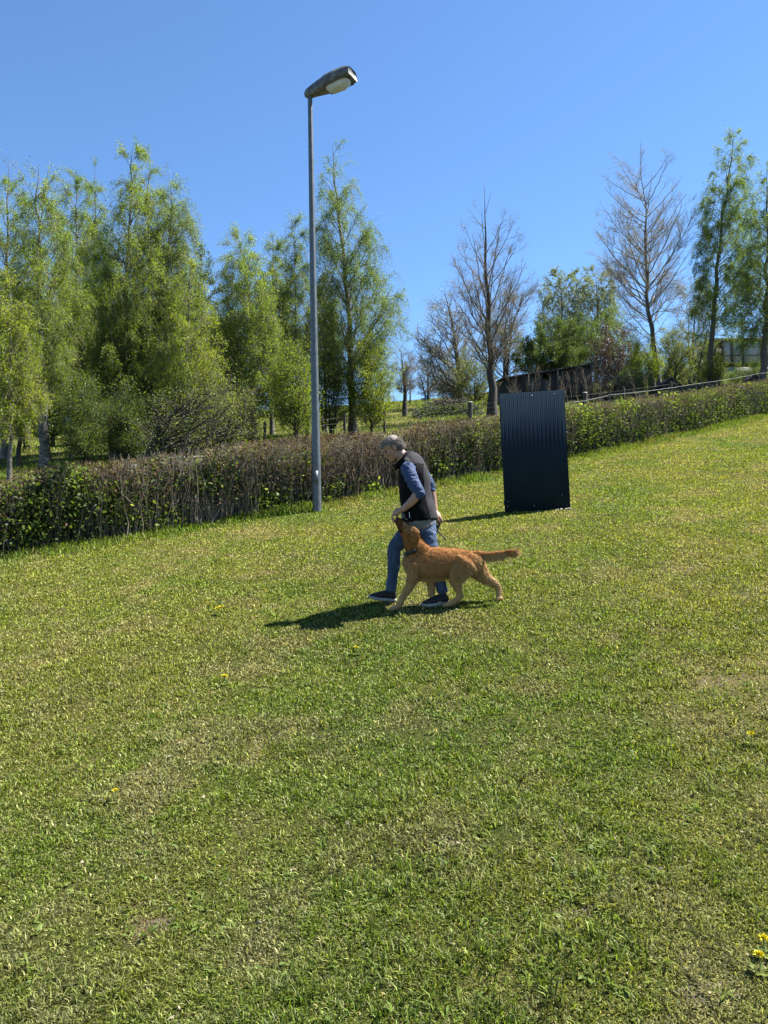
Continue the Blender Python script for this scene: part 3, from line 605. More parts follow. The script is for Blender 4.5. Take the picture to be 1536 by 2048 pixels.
# right side
tree('bare_tree', 'bare tree with upswept twigs behind the dark panel, tall oval crown', None, (985, 832), [(984, 750), (978, 640), (972, 560), (970, 450), (968, 366)],
     [(362, 960, 975), (400, 930, 1000), (450, 908, 1030), (500, 895, 1055), (560, 888, 1070), (610, 890, 1066), (660, 905, 1045), (720, 930, 1020)], 'bare', 'bud', 61, r0=.25, nprim=46, nleaf=5000, lsize=.036, rise=1.7, barkm=M_bark, dens=.62)
tree('bare_tree', 'bare leaning poplar with a wide fan crown, tallest of the bare trees at the right', None, (1322, 778), [(1312, 700), (1294, 610), (1292, 540), (1291, 480), (1286, 380), (1282, 284)],
     [(278, 1255, 1300), (320, 1215, 1345), (370, 1202, 1372), (430, 1195, 1385), (480, 1180, 1388), (530, 1190, 1385), (580, 1215, 1370), (630, 1240, 1345)], 'bare', 'bud', 62, r0=.22, nprim=64, nleaf=9000, lsize=.04, rise=1.05, barkm=M_barkg, d=52, dens=.9)
tree('blossom_tree', 'pale grey tree coming into blossom left of the oval bare tree', None, (925, 800), [(915, 720), (905, 650), (888, 575)],
     [(566, 878, 905), (600, 848, 935), (640, 828, 955), (690, 822, 960), (740, 835, 955), (775, 860, 940)], 'bush', 'blossom', 63, d=50, r0=.24, nprim=55, nleaf=14000, lsize=.055, rise=1.1, dens=.9)
tree('blossom_tree', 'small blossom tree low on the crest right of the birch foot', None, (858, 795), [(856, 750), (852, 712)],
     [(705, 845, 865), (730, 830, 885), (760, 825, 895), (785, 835, 885)], 'bush', 'blossom', 64, d=66, r0=.12, nprim=40, nleaf=4500, lsize=.08, multi=3)
tree('budding_tree', 'brownish budding tree behind the right half of the oval bare tree', None, (1010, 800), [(1010, 700), (1012, 590)],
     [(585, 995, 1030), (620, 970, 1050), (680, 950, 1060), (740, 960, 1050)], 'bush', 'bud', 65, d=58, r0=.16, nprim=50, nleaf=9000, lsize=.06, multi=3)
tree('bare_tree', 'small bare tree with a forked trunk on the meadow right of the birches', None, (811, 824), [(810, 780), (806, 740), (800, 690)],
     [(688, 792, 812), (710, 785, 832), (745, 782, 840), (775, 795, 828)], 'bare', 'bud', 66, r0=.17, nprim=26, nleaf=1200, lsize=.05, rise=1.5, d=44, dens=.5)
tree('olive_bush', 'yellow-green bush in front of the oval bare tree at its foot', GR, (950, 790), [(950, 740), (945, 700)], [(690, 930, 965), (720, 905, 990), (770, 905, 1000), (800, 920, 990)], 'bush', 'olive', 67, d=47, nprim=40, nleaf=6000, lsize=.06, multi=3)
tree('weeping_tree', 'left one of two rounded grey-green weeping trees far up the slope', 'pair of weeping trees far up the slope', (1125, 760), [(1125, 660), (1122, 548)],
     [(540, 1098, 1150), (560, 1084, 1165), (600, 1078, 1170), (650, 1080, 1165), (700, 1085, 1160)], 'birch', 'pale', 68, d=80, r0=.25, nprim=70, nleaf=15000, lsize=.12, hang=2.2, dens=.7)
tree('weeping_tree', 'right one of two rounded grey-green weeping trees far up the slope', 'pair of weeping trees far up the slope', (1195, 755), [(1195, 660), (1193, 545)],
     [(538, 1168, 1222), (560, 1158, 1236), (600, 1155, 1242), (650, 1158, 1240), (700, 1160, 1235)], 'birch', 'pale', 69, d=80, r0=.25, nprim=70, nleaf=15000, lsize=.12, hang=2.2, dens=.7)
def rb(name, label, px, d, top, prof, leaf, seed, **kw):
    kw['nleaf'] = int(kw.get('nleaf', 12000)*1.7); kw.setdefault('lsize', .075); kw.setdefault('nprim', 45); kw.setdefault('multi', 3)
    return tree(name, label, GR, (px, 800), [(px+4, top+60), (px, top)], prof, 'bush', leaf, seed, d=d, **kw)
rb('green_bush', 'dense green bush right above the dark panel', 1100, 56, 640, [(628, 1080, 1125), (660, 1045, 1160), (700, 1030, 1170), (740, 1035, 1170)], 'deep', 71, nleaf=34000, lsize=.085)
rb('yellow_bush', 'yellow-green bush behind the copper one', 1215, 62, 625, [(615, 1190, 1240), (650, 1160, 1275), (700, 1155, 1285), (745, 1165, 1275)], 'green', 72, nleaf=14000)
rb('copper_bush', 'copper-leaved bush with many dark stems left of the leaning poplar', 1235, 56, 655, [(645, 1215, 1260), (670, 1185, 1285), (705, 1172, 1292), (740, 1185, 1285)], 'red', 73, nleaf=9000, barkm=M_bark)
rb('spring_bush', 'light green bush just left of the leaning poplar trunk', 1288, 52, 690, [(680, 1270, 1300), (710, 1255, 1315), (750, 1250, 1320)], 'lime', 74, nleaf=5000, lsize=.06)
rb('spring_bush', 'airy green sapling just right of the leaning poplar trunk', 1350, 57, 655, [(645, 1335, 1365), (680, 1322, 1385), (720, 1320, 1392), (750, 1325, 1390)], 'olive', 75, nleaf=5500, lsize=.07)
rb('blossom_shrub', 'whitish flowering tree between the poplar and the right-hand birch', 1385, 60, 565, [(548, 1360, 1395), (580, 1342, 1425), (620, 1345, 1440), (670, 1355, 1435), (720, 1365, 1420)], 'blossom', 76, nleaf=5000, lsize=.07, nprim=35, dens=.8)
rb('spring_bush', 'low yellow bush on the skyline below the right-hand birch', 1375, 66, 722, [(715, 1355, 1395), (735, 1335, 1425), (760, 1335, 1425)], 'lime', 77, nleaf=3500, lsize=.07)
rb('olive_bush', 'bush in front of the glazed pavilion at the right edge', 1500, 47, 740, [(725, 1480, 1520), (745, 1460, 1540), (770, 1460, 1545)], 'green', 78, nleaf=4000, lsize=.055)
rb('olive_bush', 'small bush left of the glazed pavilion', 1428, 50, 720, [(705, 1415, 1440), (730, 1400, 1455), (760, 1400, 1450)], 'olive', 79, nleaf=3500, lsize=.055)
rb('thicket_bush', 'dark brown thicket below the shed, left of the poplar foot', 1215, 48, 735, [(730, 1190, 1240), (750, 1165, 1290), (790, 1160, 1295)], 'red', 80, nleaf=1500, lsize=.05, nprim=60)
def rbirch(label, base, tpx, prof, seed, **kw):
    return tree('birch_tree', label, 'birches at the right edge', base, tpx, prof, 'birch', 'birch_blue', seed, barkm=M_barkg, **kw)
rbirch('tall narrow birch with trailing twigs near the right edge, the highest crown there', (1420, 768), [(1422, 700), (1430, 600), (1445, 450), (1460, 330), (1466, 252)],
       [(246, 1460, 1472), (280, 1440, 1492), (330, 1420, 1502), (390, 1408, 1510), (450, 1400, 1515), (520, 1395, 1515), (600, 1385, 1500), (670, 1385, 1480)], 85, d=50, r0=.2, nleaf=36000, lsize=.06, nprim=90, hang=1.4)
rbirch('birch cut off by the right edge of the photo', (1530, 765), [(1532, 650), (1535, 500), (1534, 325)],
       [(318, 1525, 1545), (350, 1505, 1560), (420, 1492, 1580), (520, 1480, 1600), (620, 1470, 1600), (690, 1480, 1600)], 86, d=45, r0=.2, nleaf=40000, lsize=.065, nprim=85, hang=1.5)
rb('spring_bush', 'airy olive tree filling the skyline behind the airy sapling, right of the poplar', 1335, 70, 660, [(650, 1320, 1350), (690, 1300, 1370), (730, 1300, 1380), (760, 1300, 1380)], 'olive', 87, nleaf=6000, lsize=.09)
rb('spring_bush', 'green bush at the foot of the tall narrow birch near the right edge', 1400, 62, 680, [(670, 1388, 1412), (700, 1375, 1425), (740, 1372, 1430), (760, 1372, 1430)], 'green', 88, nleaf=6000, lsize=.08)
rb('olive_bush', 'low green bush in the gap between the copper bush and the poplar', 1262, 50, 745, [(735, 1245, 1280), (755, 1235, 1300), (785, 1235, 1300)], 'green', 89, nleaf=5000, lsize=.05)
rb('olive_bush', 'green bush left of the shed under the blossom tree', 905, 56, 745, [(735, 885, 925), (760, 870, 945), (785, 870, 940)], 'olive', 90, nleaf=4000, lsize=.06)
rb('green_bush', 'grey-green bush behind the shed roof', 1145, 64, 640, [(632, 1125, 1165), (665, 1105, 1185), (720, 1100, 1190)], 'deep', 91, nleaf=12000, lsize=.09)
# leaning stump beside the poplar
b = GD(1308, 51.5); st = thing('tree_stump', b, 'short leaning dead stump against the foot of the leaning poplar', 'stump')
a = b-[0, 0, .2]; t_ = W(1301, 748, 51.5); P = resample(np.array([a, (a+t_)/2+[.05, 0, 0], t_]), 6)[None]
V, F = tubes(P, np.array([[.36, .30, .27, .26, .25, .20]]), 9); part('trunk', V, F, M_bark, st, True)
# heap of cut branches
for (px0, px1, py, h_, d_, lab, sd_) in [(835, 960, 826, .9, 43, 'long heap of dark cut branches and brambles on the meadow', 3), (1330, 1470, 772, .8, 43, 'dark heap of old branches and boards behind the hedge at the right', 5)]:
    rng = np.random.default_rng(sd_); b0 = GD(px0, d_); b1 = GD(px1, d_); n = 900
    t_ = rng.uniform(0, 1, n); C = b0+(b1-b0)*t_[:, None]; C[:, 1] += rng.normal(0, .7, n); hh_ = h_*np.sin(np.pi*np.clip(t_, .04, .96))**.5
    C[:, 2] = H(C[:, 0], C[:, 1])+rng.uniform(0, 1, n)**1.3*hh_; d = nrm(rng.normal(size=(n, 3))*[1, .7, .35]); l = rng.uniform(.25, 1.0, n)
    P = C[:, None]+d[:, None]*np.linspace(-.5, .5, 4)[None, :, None]*l[:, None, None]; P[:, 1:3] += rng.normal(0, .03, (n, 2, 3))
    root = thing('brush_pile', (b0+b1)/2, lab, 'brush pile'); V, F = tubes(P, rng.uniform(.01, .04, n)[:, None]*np.linspace(1, .4, 4), 4)
    part('branches', V, F, M_bark, root); n = 2600; t_ = rng.uniform(0, 1, n); C = b0+(b1-b0)*t_[:, None]; C[:, 1] += rng.normal(0, .8, n)-.4
    C[:, 2] = H(C[:, 0], C[:, 1])+rng.uniform(0, .8, n)*h_; V, F = leaves(C, rng.uniform(.04, .1, n), .05, rng); part('brambles', V, F, LM['green'], root)
# ------------------------------------------------------------------ modelling tools for bodies
def catmull(P, K):
    P = np.asarray(P, float); n = len(P); Q = np.vstack([2*P[0]-P[1], P, 2*P[-1]-P[-2]]); u = np.linspace(0, n-1-1e-6, K); i = u.astype(int); t = (u-i)[:, None]
    a, b, c, d = Q[i], Q[i+1], Q[i+2], Q[i+3]
    return .5*(2*b+(c-a)*t+(2*a-5*b+4*c-d)*t*t+(3*b-a-3*c+d)*t**3)
def loft(pts, rn, ry, K=24, n=20, side=(0, 1, 0)):
    """closed tube with elliptical sections: rn in the plane of the body, ry across it"""
    D = catmull(np.hstack([np.asarray(pts, float), np.asarray(rn, float)[:, None], np.asarray(ry, float)[:, None]]), K)
    P, a, b = D[:, :3], np.maximum(D[:, 3], .002), np.maximum(D[:, 4], .002)
    # round the ends
    T = nrm(np.gradient(P, axis=0)); e0, e1 = P[0]-T[0]*min(a[0], b[0])*.55, P[-1]+T[-1]*min(a[-1], b[-1])*.55
    P = np.vstack([e0, P, e1]); T = np.vstack([T[0], T, T[-1]]); a = np.concatenate([[a[0]*.55], a, [a[-1]*.55]]); b = np.concatenate([[b[0]*.55], b, [b[-1]*.55]])
    S = nrm(np.array(side, float)[None]-T*(T@np.array(side, float))[:, None]); N = np.cross(T, S)
    th = np.arange(n)*2*np.pi/n
    V = P[:, None]+a[:, None, None]*np.cos(th)[None, :, None]*N[:, None]+b[:, None, None]*np.sin(th)[None, :, None]*S[:, None]
    m = len(P); idx = np.arange(m*n).reshape(m, n); nx = np.roll(idx, -1, 1)
    F = np.stack([idx[:-1], nx[:-1], nx[1:], idx[1:]], -1).reshape(-1, 4)
    V = np.vstack([V.reshape(-1, 3), P[0]-T[0]*a[0]*.25, P[-1]+T[-1]*a[-1]*.25]); c0, c1 = m*n, m*n+1
    tr = np.vstack([np.stack([nx[0], idx[0], np.full(n, c0)], -1), np.stack([idx[-1], nx[-1], np.full(n, c1)], -1)])
    return V, [F, tr]
def ball(c, r, ax=None, n=20, m=14):
    r = np.array(r)*np.ones(3); ax = np.eye(3) if ax is None else np.array(ax)
    ph = np.linspace(0, np.pi, m+2)[1:-1]; th = np.arange(n)*2*np.pi/n
    S = np.stack([np.sin(ph)[:, None]*np.cos(th), np.sin(ph)[:, None]*np.sin(th), np.cos(ph)[:, None]*np.ones(n)], -1).reshape(-1, 3)
    S = np.vstack([S, [0, 0, 1], [0, 0, -1]]); V = (S*r) @ ax+np.array(c)
    idx = np.arange(m*n).reshape(m, n); nx = np.roll(idx, -1, 1)
    return V, [np.stack([idx[:-1], idx[1:], nx[1:], nx[:-1]], -1).reshape(-1, 4), np.vstack([np.stack([idx[0], nx[0], np.full(n, m*n)], -1), np.stack([nx[-1], idx[-1], np.full(n, m*n+1)], -1)])]
def fuse(geo, vox, smooth=6, wr=None):
    """one continuous skin round all the pieces"""
    V, F = cat_geo(geo); me = mesh_np('tmp', V, F); o = bpy.data.objects.new('tmp', me); scene.collection.objects.link(o)
    m = o.modifiers.new('r', 'REMESH'); m.mode = 'VOXEL'; m.voxel_size = vox
    s = o.modifiers.new('s', 'SMOOTH'); s.iterations = smooth; s.factor = .5
    dg = bpy.context.evaluated_depsgraph_get(); e = o.evaluated_get(dg); m2 = bpy.data.meshes.new_from_object(e)
    n = len(m2.vertices); v = np.zeros(n*3, np.float32); m2.vertices.foreach_get('co', v); v = v.reshape(-1, 3).astype(float)
    nn = np.zeros(n*3, np.float32); m2.vertices.foreach_get('normal', nn); nn = nn.reshape(-1, 3)
    q4 = np.array([list(p.vertices) for p in m2.polygons if len(p.vertices) == 4]); q3 = np.array([list(p.vertices) for p in m2.polygons if len(p.vertices) == 3])
    bpy.data.objects.remove(o); bpy.data.meshes.remove(me); bpy.data.meshes.remove(m2)
    if wr: v = v+nn*wr(v)[:, None]
    return v, [q for q in (q4, q3) if len(q)], nn
def wrinkle(amp, scale, seed=0, stretch=(1, 1, 1)):
    from mathutils import noise as mn
    def f(v):
        return np.array([mn.noise(Vector((p[0]*stretch[0]/scale+seed, p[1]*stretch[1]/scale, p[2]*stretch[2]/scale)))*amp+mn.noise(Vector((p[0]/scale*2.3, p[1]/scale*2.3+seed, p[2]*stretch[2]/scale*2.3)))*amp*.4 for p in v])
    return f

# ------------------------------------------------------------------ materials of the figures
M_skin = solid("skin", [(.3, (.40, .215, .15)), (.7, (.50, .29, .21))], 25, 3, .5, .0008, 200)
M_hair = solid("grey_hair", [(.3, (.22, .19, .16)), (.7, (.42, .375, .33))], 14, 4, .8, spec=.2, stretch=(1, 1, .3))
M_vest = solid("black_softshell", [(.3, (.004, .004, .005)), (.7, (.007, .007, .008))], 12, 3, .7, .002, 90, spec=.06)
M_vestg = solid("dark_grey_yoke", [(.3, (.036, .036, .040)), (.7, (.052, .052, .058))], 12, 3, .85, .002, 90, spec=.12)
M_shirt = solid("blue_cotton", [(.3, (.018, .045, .140)), (.7, (.030, .068, .19))], 18, 4, .8, .002, 120)
M_tee = solid("grey_cotton", [(.3, (.13, .135, .14)), (.7, (.19, .195, .20))], 20, 3, .85, .001, 120)
M_jean = solid("denim", [(.30, (.022, .052, .115)), (.55, (.045, .09, .18)), (.75, (.11, .18, .30))], 9, 5, .85, .0015, 160)
M_shoe = solid("shoe_mesh", [(.3, (.006, .006, .007)), (.7, (.014, .014, .016))], 60, 3, .8, .001, 150)
M_sole = solid("shoe_sole", [(.3, (.30, .30, .29)), (.7, (.42, .42, .40))], 40, 3, .7)
M_black = solid("black_strap", [(.3, (.008, .008, .009)), (.7, (.016, .016, .018))], 60, 2, .55)
M_eye = solid("eye", [(.3, (.02, .015, .01)), (.7, (.03, .02, .015))], 60, 2, .15)
M_metal = solid("steel", [(.3, (.5, .5, .5)), (.7, (.65, .65, .65))], 60, 2, .3, metal=1)

# ------------------------------------------------------------------ the person
P0 = G(822, 1206); dp = P0[1]; sp = dp/FPX
def PP(px, py, dy=0.0): return W(px, py, dp+dy)
person = thing('person', P0, 'grey-haired person in black vest, blue sleeves and jeans walking left beside the dog', 'person')
def L(pts, rn, ry, K=24, n=20, side=(0, 1, 0)):           # pts (px, py, dy), radii in photo pixels
    return loft([PP(*p) for p in pts], np.array(rn)*sp, np.array(ry)*sp, K, n, side)
f = np.array([-.80, 0, -.60]); u = np.array([-.60, 0, .80]); side = np.array([0, 1., 0]); AX = np.array([f, side, u])
hc = PP(786, 896, 0)
def HP(a, b, c): return hc+f*a+side*b+u*c
head = [ball(HP(-.008, 0, .028), (.096, .076, .092), AX), ball(HP(.030, 0, -.022), (.066, .062, .086), AX), ball(HP(.058, 0, -.082), (.034, .040, .030), AX),
        ball(HP(.030, 0, -.070), (.050, .052, .042), AX),
        loft([HP(.088, 0, .018), HP(.104, 0, -.006), HP(.117, 0, -.026), HP(.098, 0, -.036)], [.010, .011, .012, .010], [.009, .011, .015, .012], 10, 10),
        ball(HP(.094, 0, -.056), (.012, .024, .007), AX), ball(HP(.090, 0, -.067), (.013, .022, .008), AX), ball(HP(.080, 0, -.094), (.018, .02, .014), AX),
        loft([HP(.075, -.045, .030), HP(.090, -.018, .034), HP(.090, .018, .034), HP(.075, .045, .030)], [.009]*4, [.008]*4, 10, 8, (0, 0, 1))]
for sg in (-1, 1):
    head += [ball(HP(.068, sg*.036, -.022), (.024, .020, .022), AX)]
    ea = nrm(u*.94-f*.34); eb = np.cross(ea, side)
    head += [ball(HP(-.012, sg*.077, -.006), (.017, .009, .032), [eb, side, ea]), ball(HP(-.008, sg*.078, -.030), (.010, .007, .012), AX)]
neck = L([(797, 904, 0), (806, 914, 0), (818, 925, 0), (824, 940, 0)], [11, 12.5, 15, 18], [12, 12.5, 16, 30])
torso = L([(822, 932, 0), (826, 955, 0), (829, 985, 0), (834, 1015, 0), (841, 1048, 0), (844, 1066, 0)], [18, 24, 25, 25, 22, 16], [34, 38, 36, 34, 28, 22])
def legL(pts, rn, ry): return L(pts, rn, ry)
# arms: near one reaches to the dog, far one hangs back
armN = [L([(817, 938, -.19), (824, 960, -.235), (836, 985, -.26)], [12, 10.5, 9], [11, 10, 8.5]), L([(837, 984, -.26), (826, 1000, -.25), (812, 1013, -.22), (803, 1020, -.20)], [9, 8.5, 6.8, 5.4], [8.5, 8, 6, 4.8])]
armF = [L([(836, 940, .17), (850, 958, .22), (862, 982, .25)], [12, 11, 9], [11, 10, 8.5]), L([(862, 980, .25), (866, 1000, .245), (869, 1016, .23), (871, 1024, .22)], [9, 8, 6, 5.2], [8.5, 8, 6, 4.6])]
handN = [L([(803, 1020, -.20), (795, 1023, -.195), (789, 1028, -.19)], [5.2, 6.4, 5.4], [5.2, 8, 9])]
for i, (dy, ln_) in enumerate([(-.034, 1.0), (-.012, 1.12), (.011, 1.08), (.033, .86)]):
    handN.append(L([(790, 1027, -.19+dy), (786-2*i*.3, 1033, -.19+dy), (785+i*.6, 1033+7*ln_, -.19+dy*.85), (788+i*.9, 1033+11.5*ln_, -.19+dy*.7)], [2.1, 1.9, 1.7, 1.4], [2.0, 1.9, 1.7, 1.4], 14, 10))
handN.append(L([(798, 1023, -.145), (795, 1030, -.135), (793, 1037, -.145), (792, 1042, -.16)], [2.8, 2.3, 2.0, 1.6], [2.8, 2.3, 1.9, 1.6], 12, 10))
handF = [L([(871, 1024, .22), (875, 1030, .215), (879, 1035, .21)], [5.0, 6.0, 5.0], [5, 8, 8.6])]
for i, dy in enumerate([-.033, -.012, .011, .031]):
    handF.append(L([(878, 1034, .21+dy), (883, 1038, .21+dy), (884.5, 1043-i*.5, .205+dy), (879, 1044-i*.4, .20+dy*.9), (876, 1040, .20+dy*.8)], [2.0, 1.9, 1.8, 1.6, 1.4], [2.0, 1.9, 1.7, 1.6, 1.4], 16, 10))
handF.append(L([(874, 1028, .165), (875, 1035, .155), (877, 1040, .165), (881, 1042, .18)], [2.6, 2.2, 1.9, 1.5], [2.6, 2.2, 1.9, 1.5], 12, 10))
# legs: far leg forward, near leg behind
FF = [(832, 1052, .09), (812, 1072, .10), (789, 1097, .11), (787, 1130, .11), (783, 1160, .11), (782, 1182, .11)]
FB = [(846, 1054, -.09), (857, 1085, -.10), (867, 1115, -.10), (877, 1150, -.09), (886, 1186, -.09)]
zF = float(H(*PP(765, 1205, .11)[:2])); zB = float(H(*PP(873, 1206, -.09)[:2]))
legs = [L(FF, [16, 15, 11.5, 10, 7.5, 6.5], [14, 13, 10, 9, 7, 6]), L(FB, [16, 14, 11, 9.5, 6.5], [14, 13, 10, 9, 6.5])]
def foot_frame(px, py, dy, z, pitch, yaw):               # heel point at ground, forward axis
    h = PP(px, py, dy); h[2] = z; a = np.array([-math.cos(pitch)*math.cos(yaw), -math.cos(pitch)*math.sin(yaw), math.sin(pitch)]); s_ = nrm(np.cross(a, [0, 0, 1.])); return h, a, s_, np.cross(s_, a)
fF = foot_frame(790, 1203, .11, zF+.002, R_(7), R_(6)); fB = foot_frame(897, 1203, -.09, zB, R_(-5), R_(8)); 
def FPt(fr, a, s_, c): return fr[0]+fr[1]*a+fr[2]*s_+fr[3]*c
def inner_foot(fr): return [loft([FPt(fr, .03, 0, .045), FPt(fr, .12, 0, .045), FPt(fr, .21, 0, .03)], [.030, .028, .018], [.030, .036, .032], 14, 14)]
v, F, _ = fuse(head+[neck, torso]+armN+armF+handN+handF+legs+inner_foot(fF)+inner_foot(fB), .0042, 4)
part('body', v, F, M_skin, person, True)
for sg in (-1, 1):
    e, Fe = ball(HP(.080, sg*.034, .004), .0125); part('eye', e, Fe, M_eye, person, True)
# hair: scalp shell with locks
rng = np.random.default_rng(77)
v, F, nn = fuse([ball(HP(-.012, 0, .038), (.097, .080, .087), AX), ball(HP(-.048, 0, -.012), (.058, .073, .060), AX)], .005, 5, wrinkle(.003, .03, 3))
lc = (v-hc) @ AX.T
cut = (lc[:, 0] > .055+.03*np.clip((.09-lc[:, 2])/.05, 0, 1)*-1) & (lc[:, 2] < .062) | ((lc[:, 2] < .012) & (lc[:, 0] > -.012)) | (lc[:, 2] < -.055)
Q = F[0][~cut[F[0]].any(1)]
hr, Fh = v, [Q]
ok = np.where(~cut)[0]; ii = rng.choice(ok, 3800); nrmv = nn[ii]
flow = nrm(-f*.35-u*.55*np.clip(1.2-lc[ii, 2:3]*10, 0, 1)+f*1.1*(lc[ii, 2:3] > .055)+side*rng.normal(0, .10, (len(ii), 1))+rng.normal(0, .09, (len(ii), 3)))
P = v[ii][:, None]+(flow*.85+nrmv*.16)[:, None]*np.linspace(0, 1, 4)[None, :, None]*rng.uniform(.018, .036, len(ii))[:, None, None]
P[:, 2:] += -nrmv[:, None]*.003
Vh, F2 = tubes(P, np.full((len(ii), 1), .0013)*np.array([1, 1, .8, .4]), 3); Vc, Fc = cat_geo([(hr, Fh), (Vh, F2)])
part('hair', Vc, Fc, M_hair, person, True)
# shirt sleeves and hem
fold = wrinkle(.0075, .045, 1, (1, 1, 1.9))
for nm, pts, rn in (('sleeve', [(815, 934, -.17), (821, 952, -.225), (829, 970, -.25), (838, 985, -.265), (834, 991, -.262)], [15, 13.5, 12.5, 11.5, 10]), ('sleeve', [(838, 936, .15), (848, 953, .21), (857, 968, .24), (862, 982, .25)], [14, 13.5, 12.5, 11])):
    v, F, _ = fuse([L(pts, rn, np.array(rn)*.95)], .0045, 3, fold); part(nm, v, F, M_shirt, person, True)
v, F, _ = fuse([L([(832, 1020, 0), (838, 1038, 0), (843, 1056, 0)], [32, 33.5, 31], [38, 41, 38])], .006, 3, wrinkle(.005, .05, 4)); part('shirt_hem', v, F, M_tee, person, True)
# vest
vp = [(820, 915, 0), (824, 928, 0), (827, 950, 0), (829, 975, 0), (832, 1000, 0), (836, 1020, 0), (839, 1040, 0)]
v, F, _ = fuse([L(vp, [17, 25, 30, 31.5, 32.5, 34, 35.5], [24, 38, 43, 42, 41, 42, 43], 30, 28),
                L([(814, 914, 0), (819, 926, 0)], [17, 20], [17, 24], 8),
                loft([PP(812, 930, -.15), PP(820, 926, 0), PP(830, 932, .15)], [.055, .08, .055], [.05, .05, .05], 12, 16, (1, 0, 0))], .0055, 5, wrinkle(.007, .09, 9, (1, 1, .6)))
part('vest', v, F, M_vest, person, True)
# grey back panel of the vest: same shell, a little proud, back only
bx_ = np.array([[870, 905], [852, 925], [846, 940], [846, 955], [848, 975], [851, 1000], [856, 1020], [862, 1042], [864, 1080]]); vx_ = (v[:, 0]-PP(0, 1024)[0])/sp; vz_ = 1024-(v[:, 2]-PP(0, 1024)[2])/sp
vx_ = np.array([(a_/b_) for a_, b_ in zip(v[:, 0], v[:, 1])]); q_ = (v-CAM)@MR; sx_ = 768-q_[:, 0]/q_[:, 2]*FPX; sy_ = 1024+q_[:, 1]/q_[:, 2]*FPX
sel = (sx_ > np.interp(sy_, bx_[2:, 1], bx_[2:, 0])) & (v[:, 1] < dp+.25) & (sy_ > 928) | ((sy_ <= 928) & (sx_ > 806+(sy_-905)*.2)); Q = F[0][sel[F[0]].all(1)]
used = np.unique(Q); mp = -np.ones(len(v), int); mp[used] = np.arange(len(used)); me_ = mesh_np('x', v, F); nv = np.zeros(len(v)*3, np.float32); me_.vertices.foreach_get('normal', nv); nv = nv.reshape(-1, 3)
part('back_panel', v[used]+nv[used]*.0035, mp[Q], M_vestg, person, True)
# collar
ang = np.linspace(0, 2*np.pi, 34, endpoint=False); cc, ca, cn = PP(809, 920, 0), PP(827, 907, 0)-PP(794, 936, 0), None
ex = ca/2*1.12; ez = nrm(np.array([-.62, 0, .78])); ring = lambda h, k: cc+ex*k*np.cos(ang)[:, None]+side*np.sin(ang)[:, None]*.088*k+ez*h
rings = [ring(-.025, 1.10), ring(.0, 1.06), ring(.028, .98), ring(.030, .93), ring(.0, .98), ring(-.025, 1.0)]
Vr = np.concatenate(rings); n = 34; idx = np.arange(6*n).reshape(6, n); nx = np.roll(idx, -1, 1); Fr = np.stack([idx, nx, np.roll(nx, -1, 0), np.roll(idx, -1, 0)], -1).reshape(-1, 4)
part('collar', Vr, Fr, M_vest, person, True)
V, F = tubes(np.array([[PP(818.5, 1024, -.207), PP(819, 1030, -.208), PP(819.5, 1036, -.209)]]), np.full((1, 3), .0035), 6); part('pocket_zip', V, F, M_metal, person)
# jeans
dn = wrinkle(.008, .07, 5, (1, 1, 1.6))
v, F, _ = fuse([L([(838, 1035, 0), (841, 1052, 0), (842, 1066, 0)], [27, 30, 26], [34, 36, 34]),
                L([(833, 1050, .07), (814, 1071, .10), (790, 1096, .11), (788, 1130, .11), (783.5, 1162, .11), (782, 1181, .11)], [24, 20.5, 15, 12.5, 10.8, 11], [19, 18, 14, 13, 11, 11]),
                L([(848, 1050, -.07), (857, 1085, -.10), (866, 1115, -.10), (876, 1150, -.09), (885, 1183, -.09)], [24, 18, 14, 12, 11], [19, 17, 14, 12.5, 11])], .0055, 4, dn)
part('jeans', v, F, M_jean, person, True)
for fr in (fF, fB):
    up = [loft([FPt(fr, .015, 0, .055), FPt(fr, .06, 0, .060), FPt(fr, .12, 0, .058), FPt(fr, .19, 0, .045), FPt(fr, .245, 0, .036)], [.038, .046, .043, .033, .022], [.036, .040, .043, .046, .036], 20, 18),
          loft([FPt(fr, .035, 0, .05), FPt(fr, .045, 0, .10)], [.042, .038], [.036, .034], 8, 16)]
    v, F, _ = fuse(up, .0045, 4, wrinkle(.003, .02, 2)); sh = part('shoe', v, F, M_shoe, person, True)
    out = [(-.012, .030), (.03, .038), (.09, .038), (.16, .047), (.21, .046), (.25, .036), (.272, .014)]
    o2 = np.array([(a_, b_) for a_, b_ in out]+[(a_, -b_) for a_, b_ in out[::-1]]); m_ = len(o2)
    lo = np.array([FPt(fr, a_, b_, .000+.018*max(0, a_-.19)/.08) for a_, b_ in o2]); hi = np.array([FPt(fr, a_*1.01, b_*1.05, .030+.012*max(0, a_-.19)/.08) for a_, b_ in o2])
    so_v = np.vstack([lo, hi]); i_ = np.arange(m_); j_ = (i_+1) % m_; qf = np.stack([i_, j_, j_+m_, i_+m_], -1)
    h_ = m_//2; capb = np.array([[k, k+1, m_-2-k, m_-1-k] for k in range(h_-1)]); 
    so_v = so_v-np.array(person.location); part_o = link('sole', mesh_np('sole', so_v, [np.vstack([qf, capb[:, ::-1], capb+m_])], M_sole), sh)
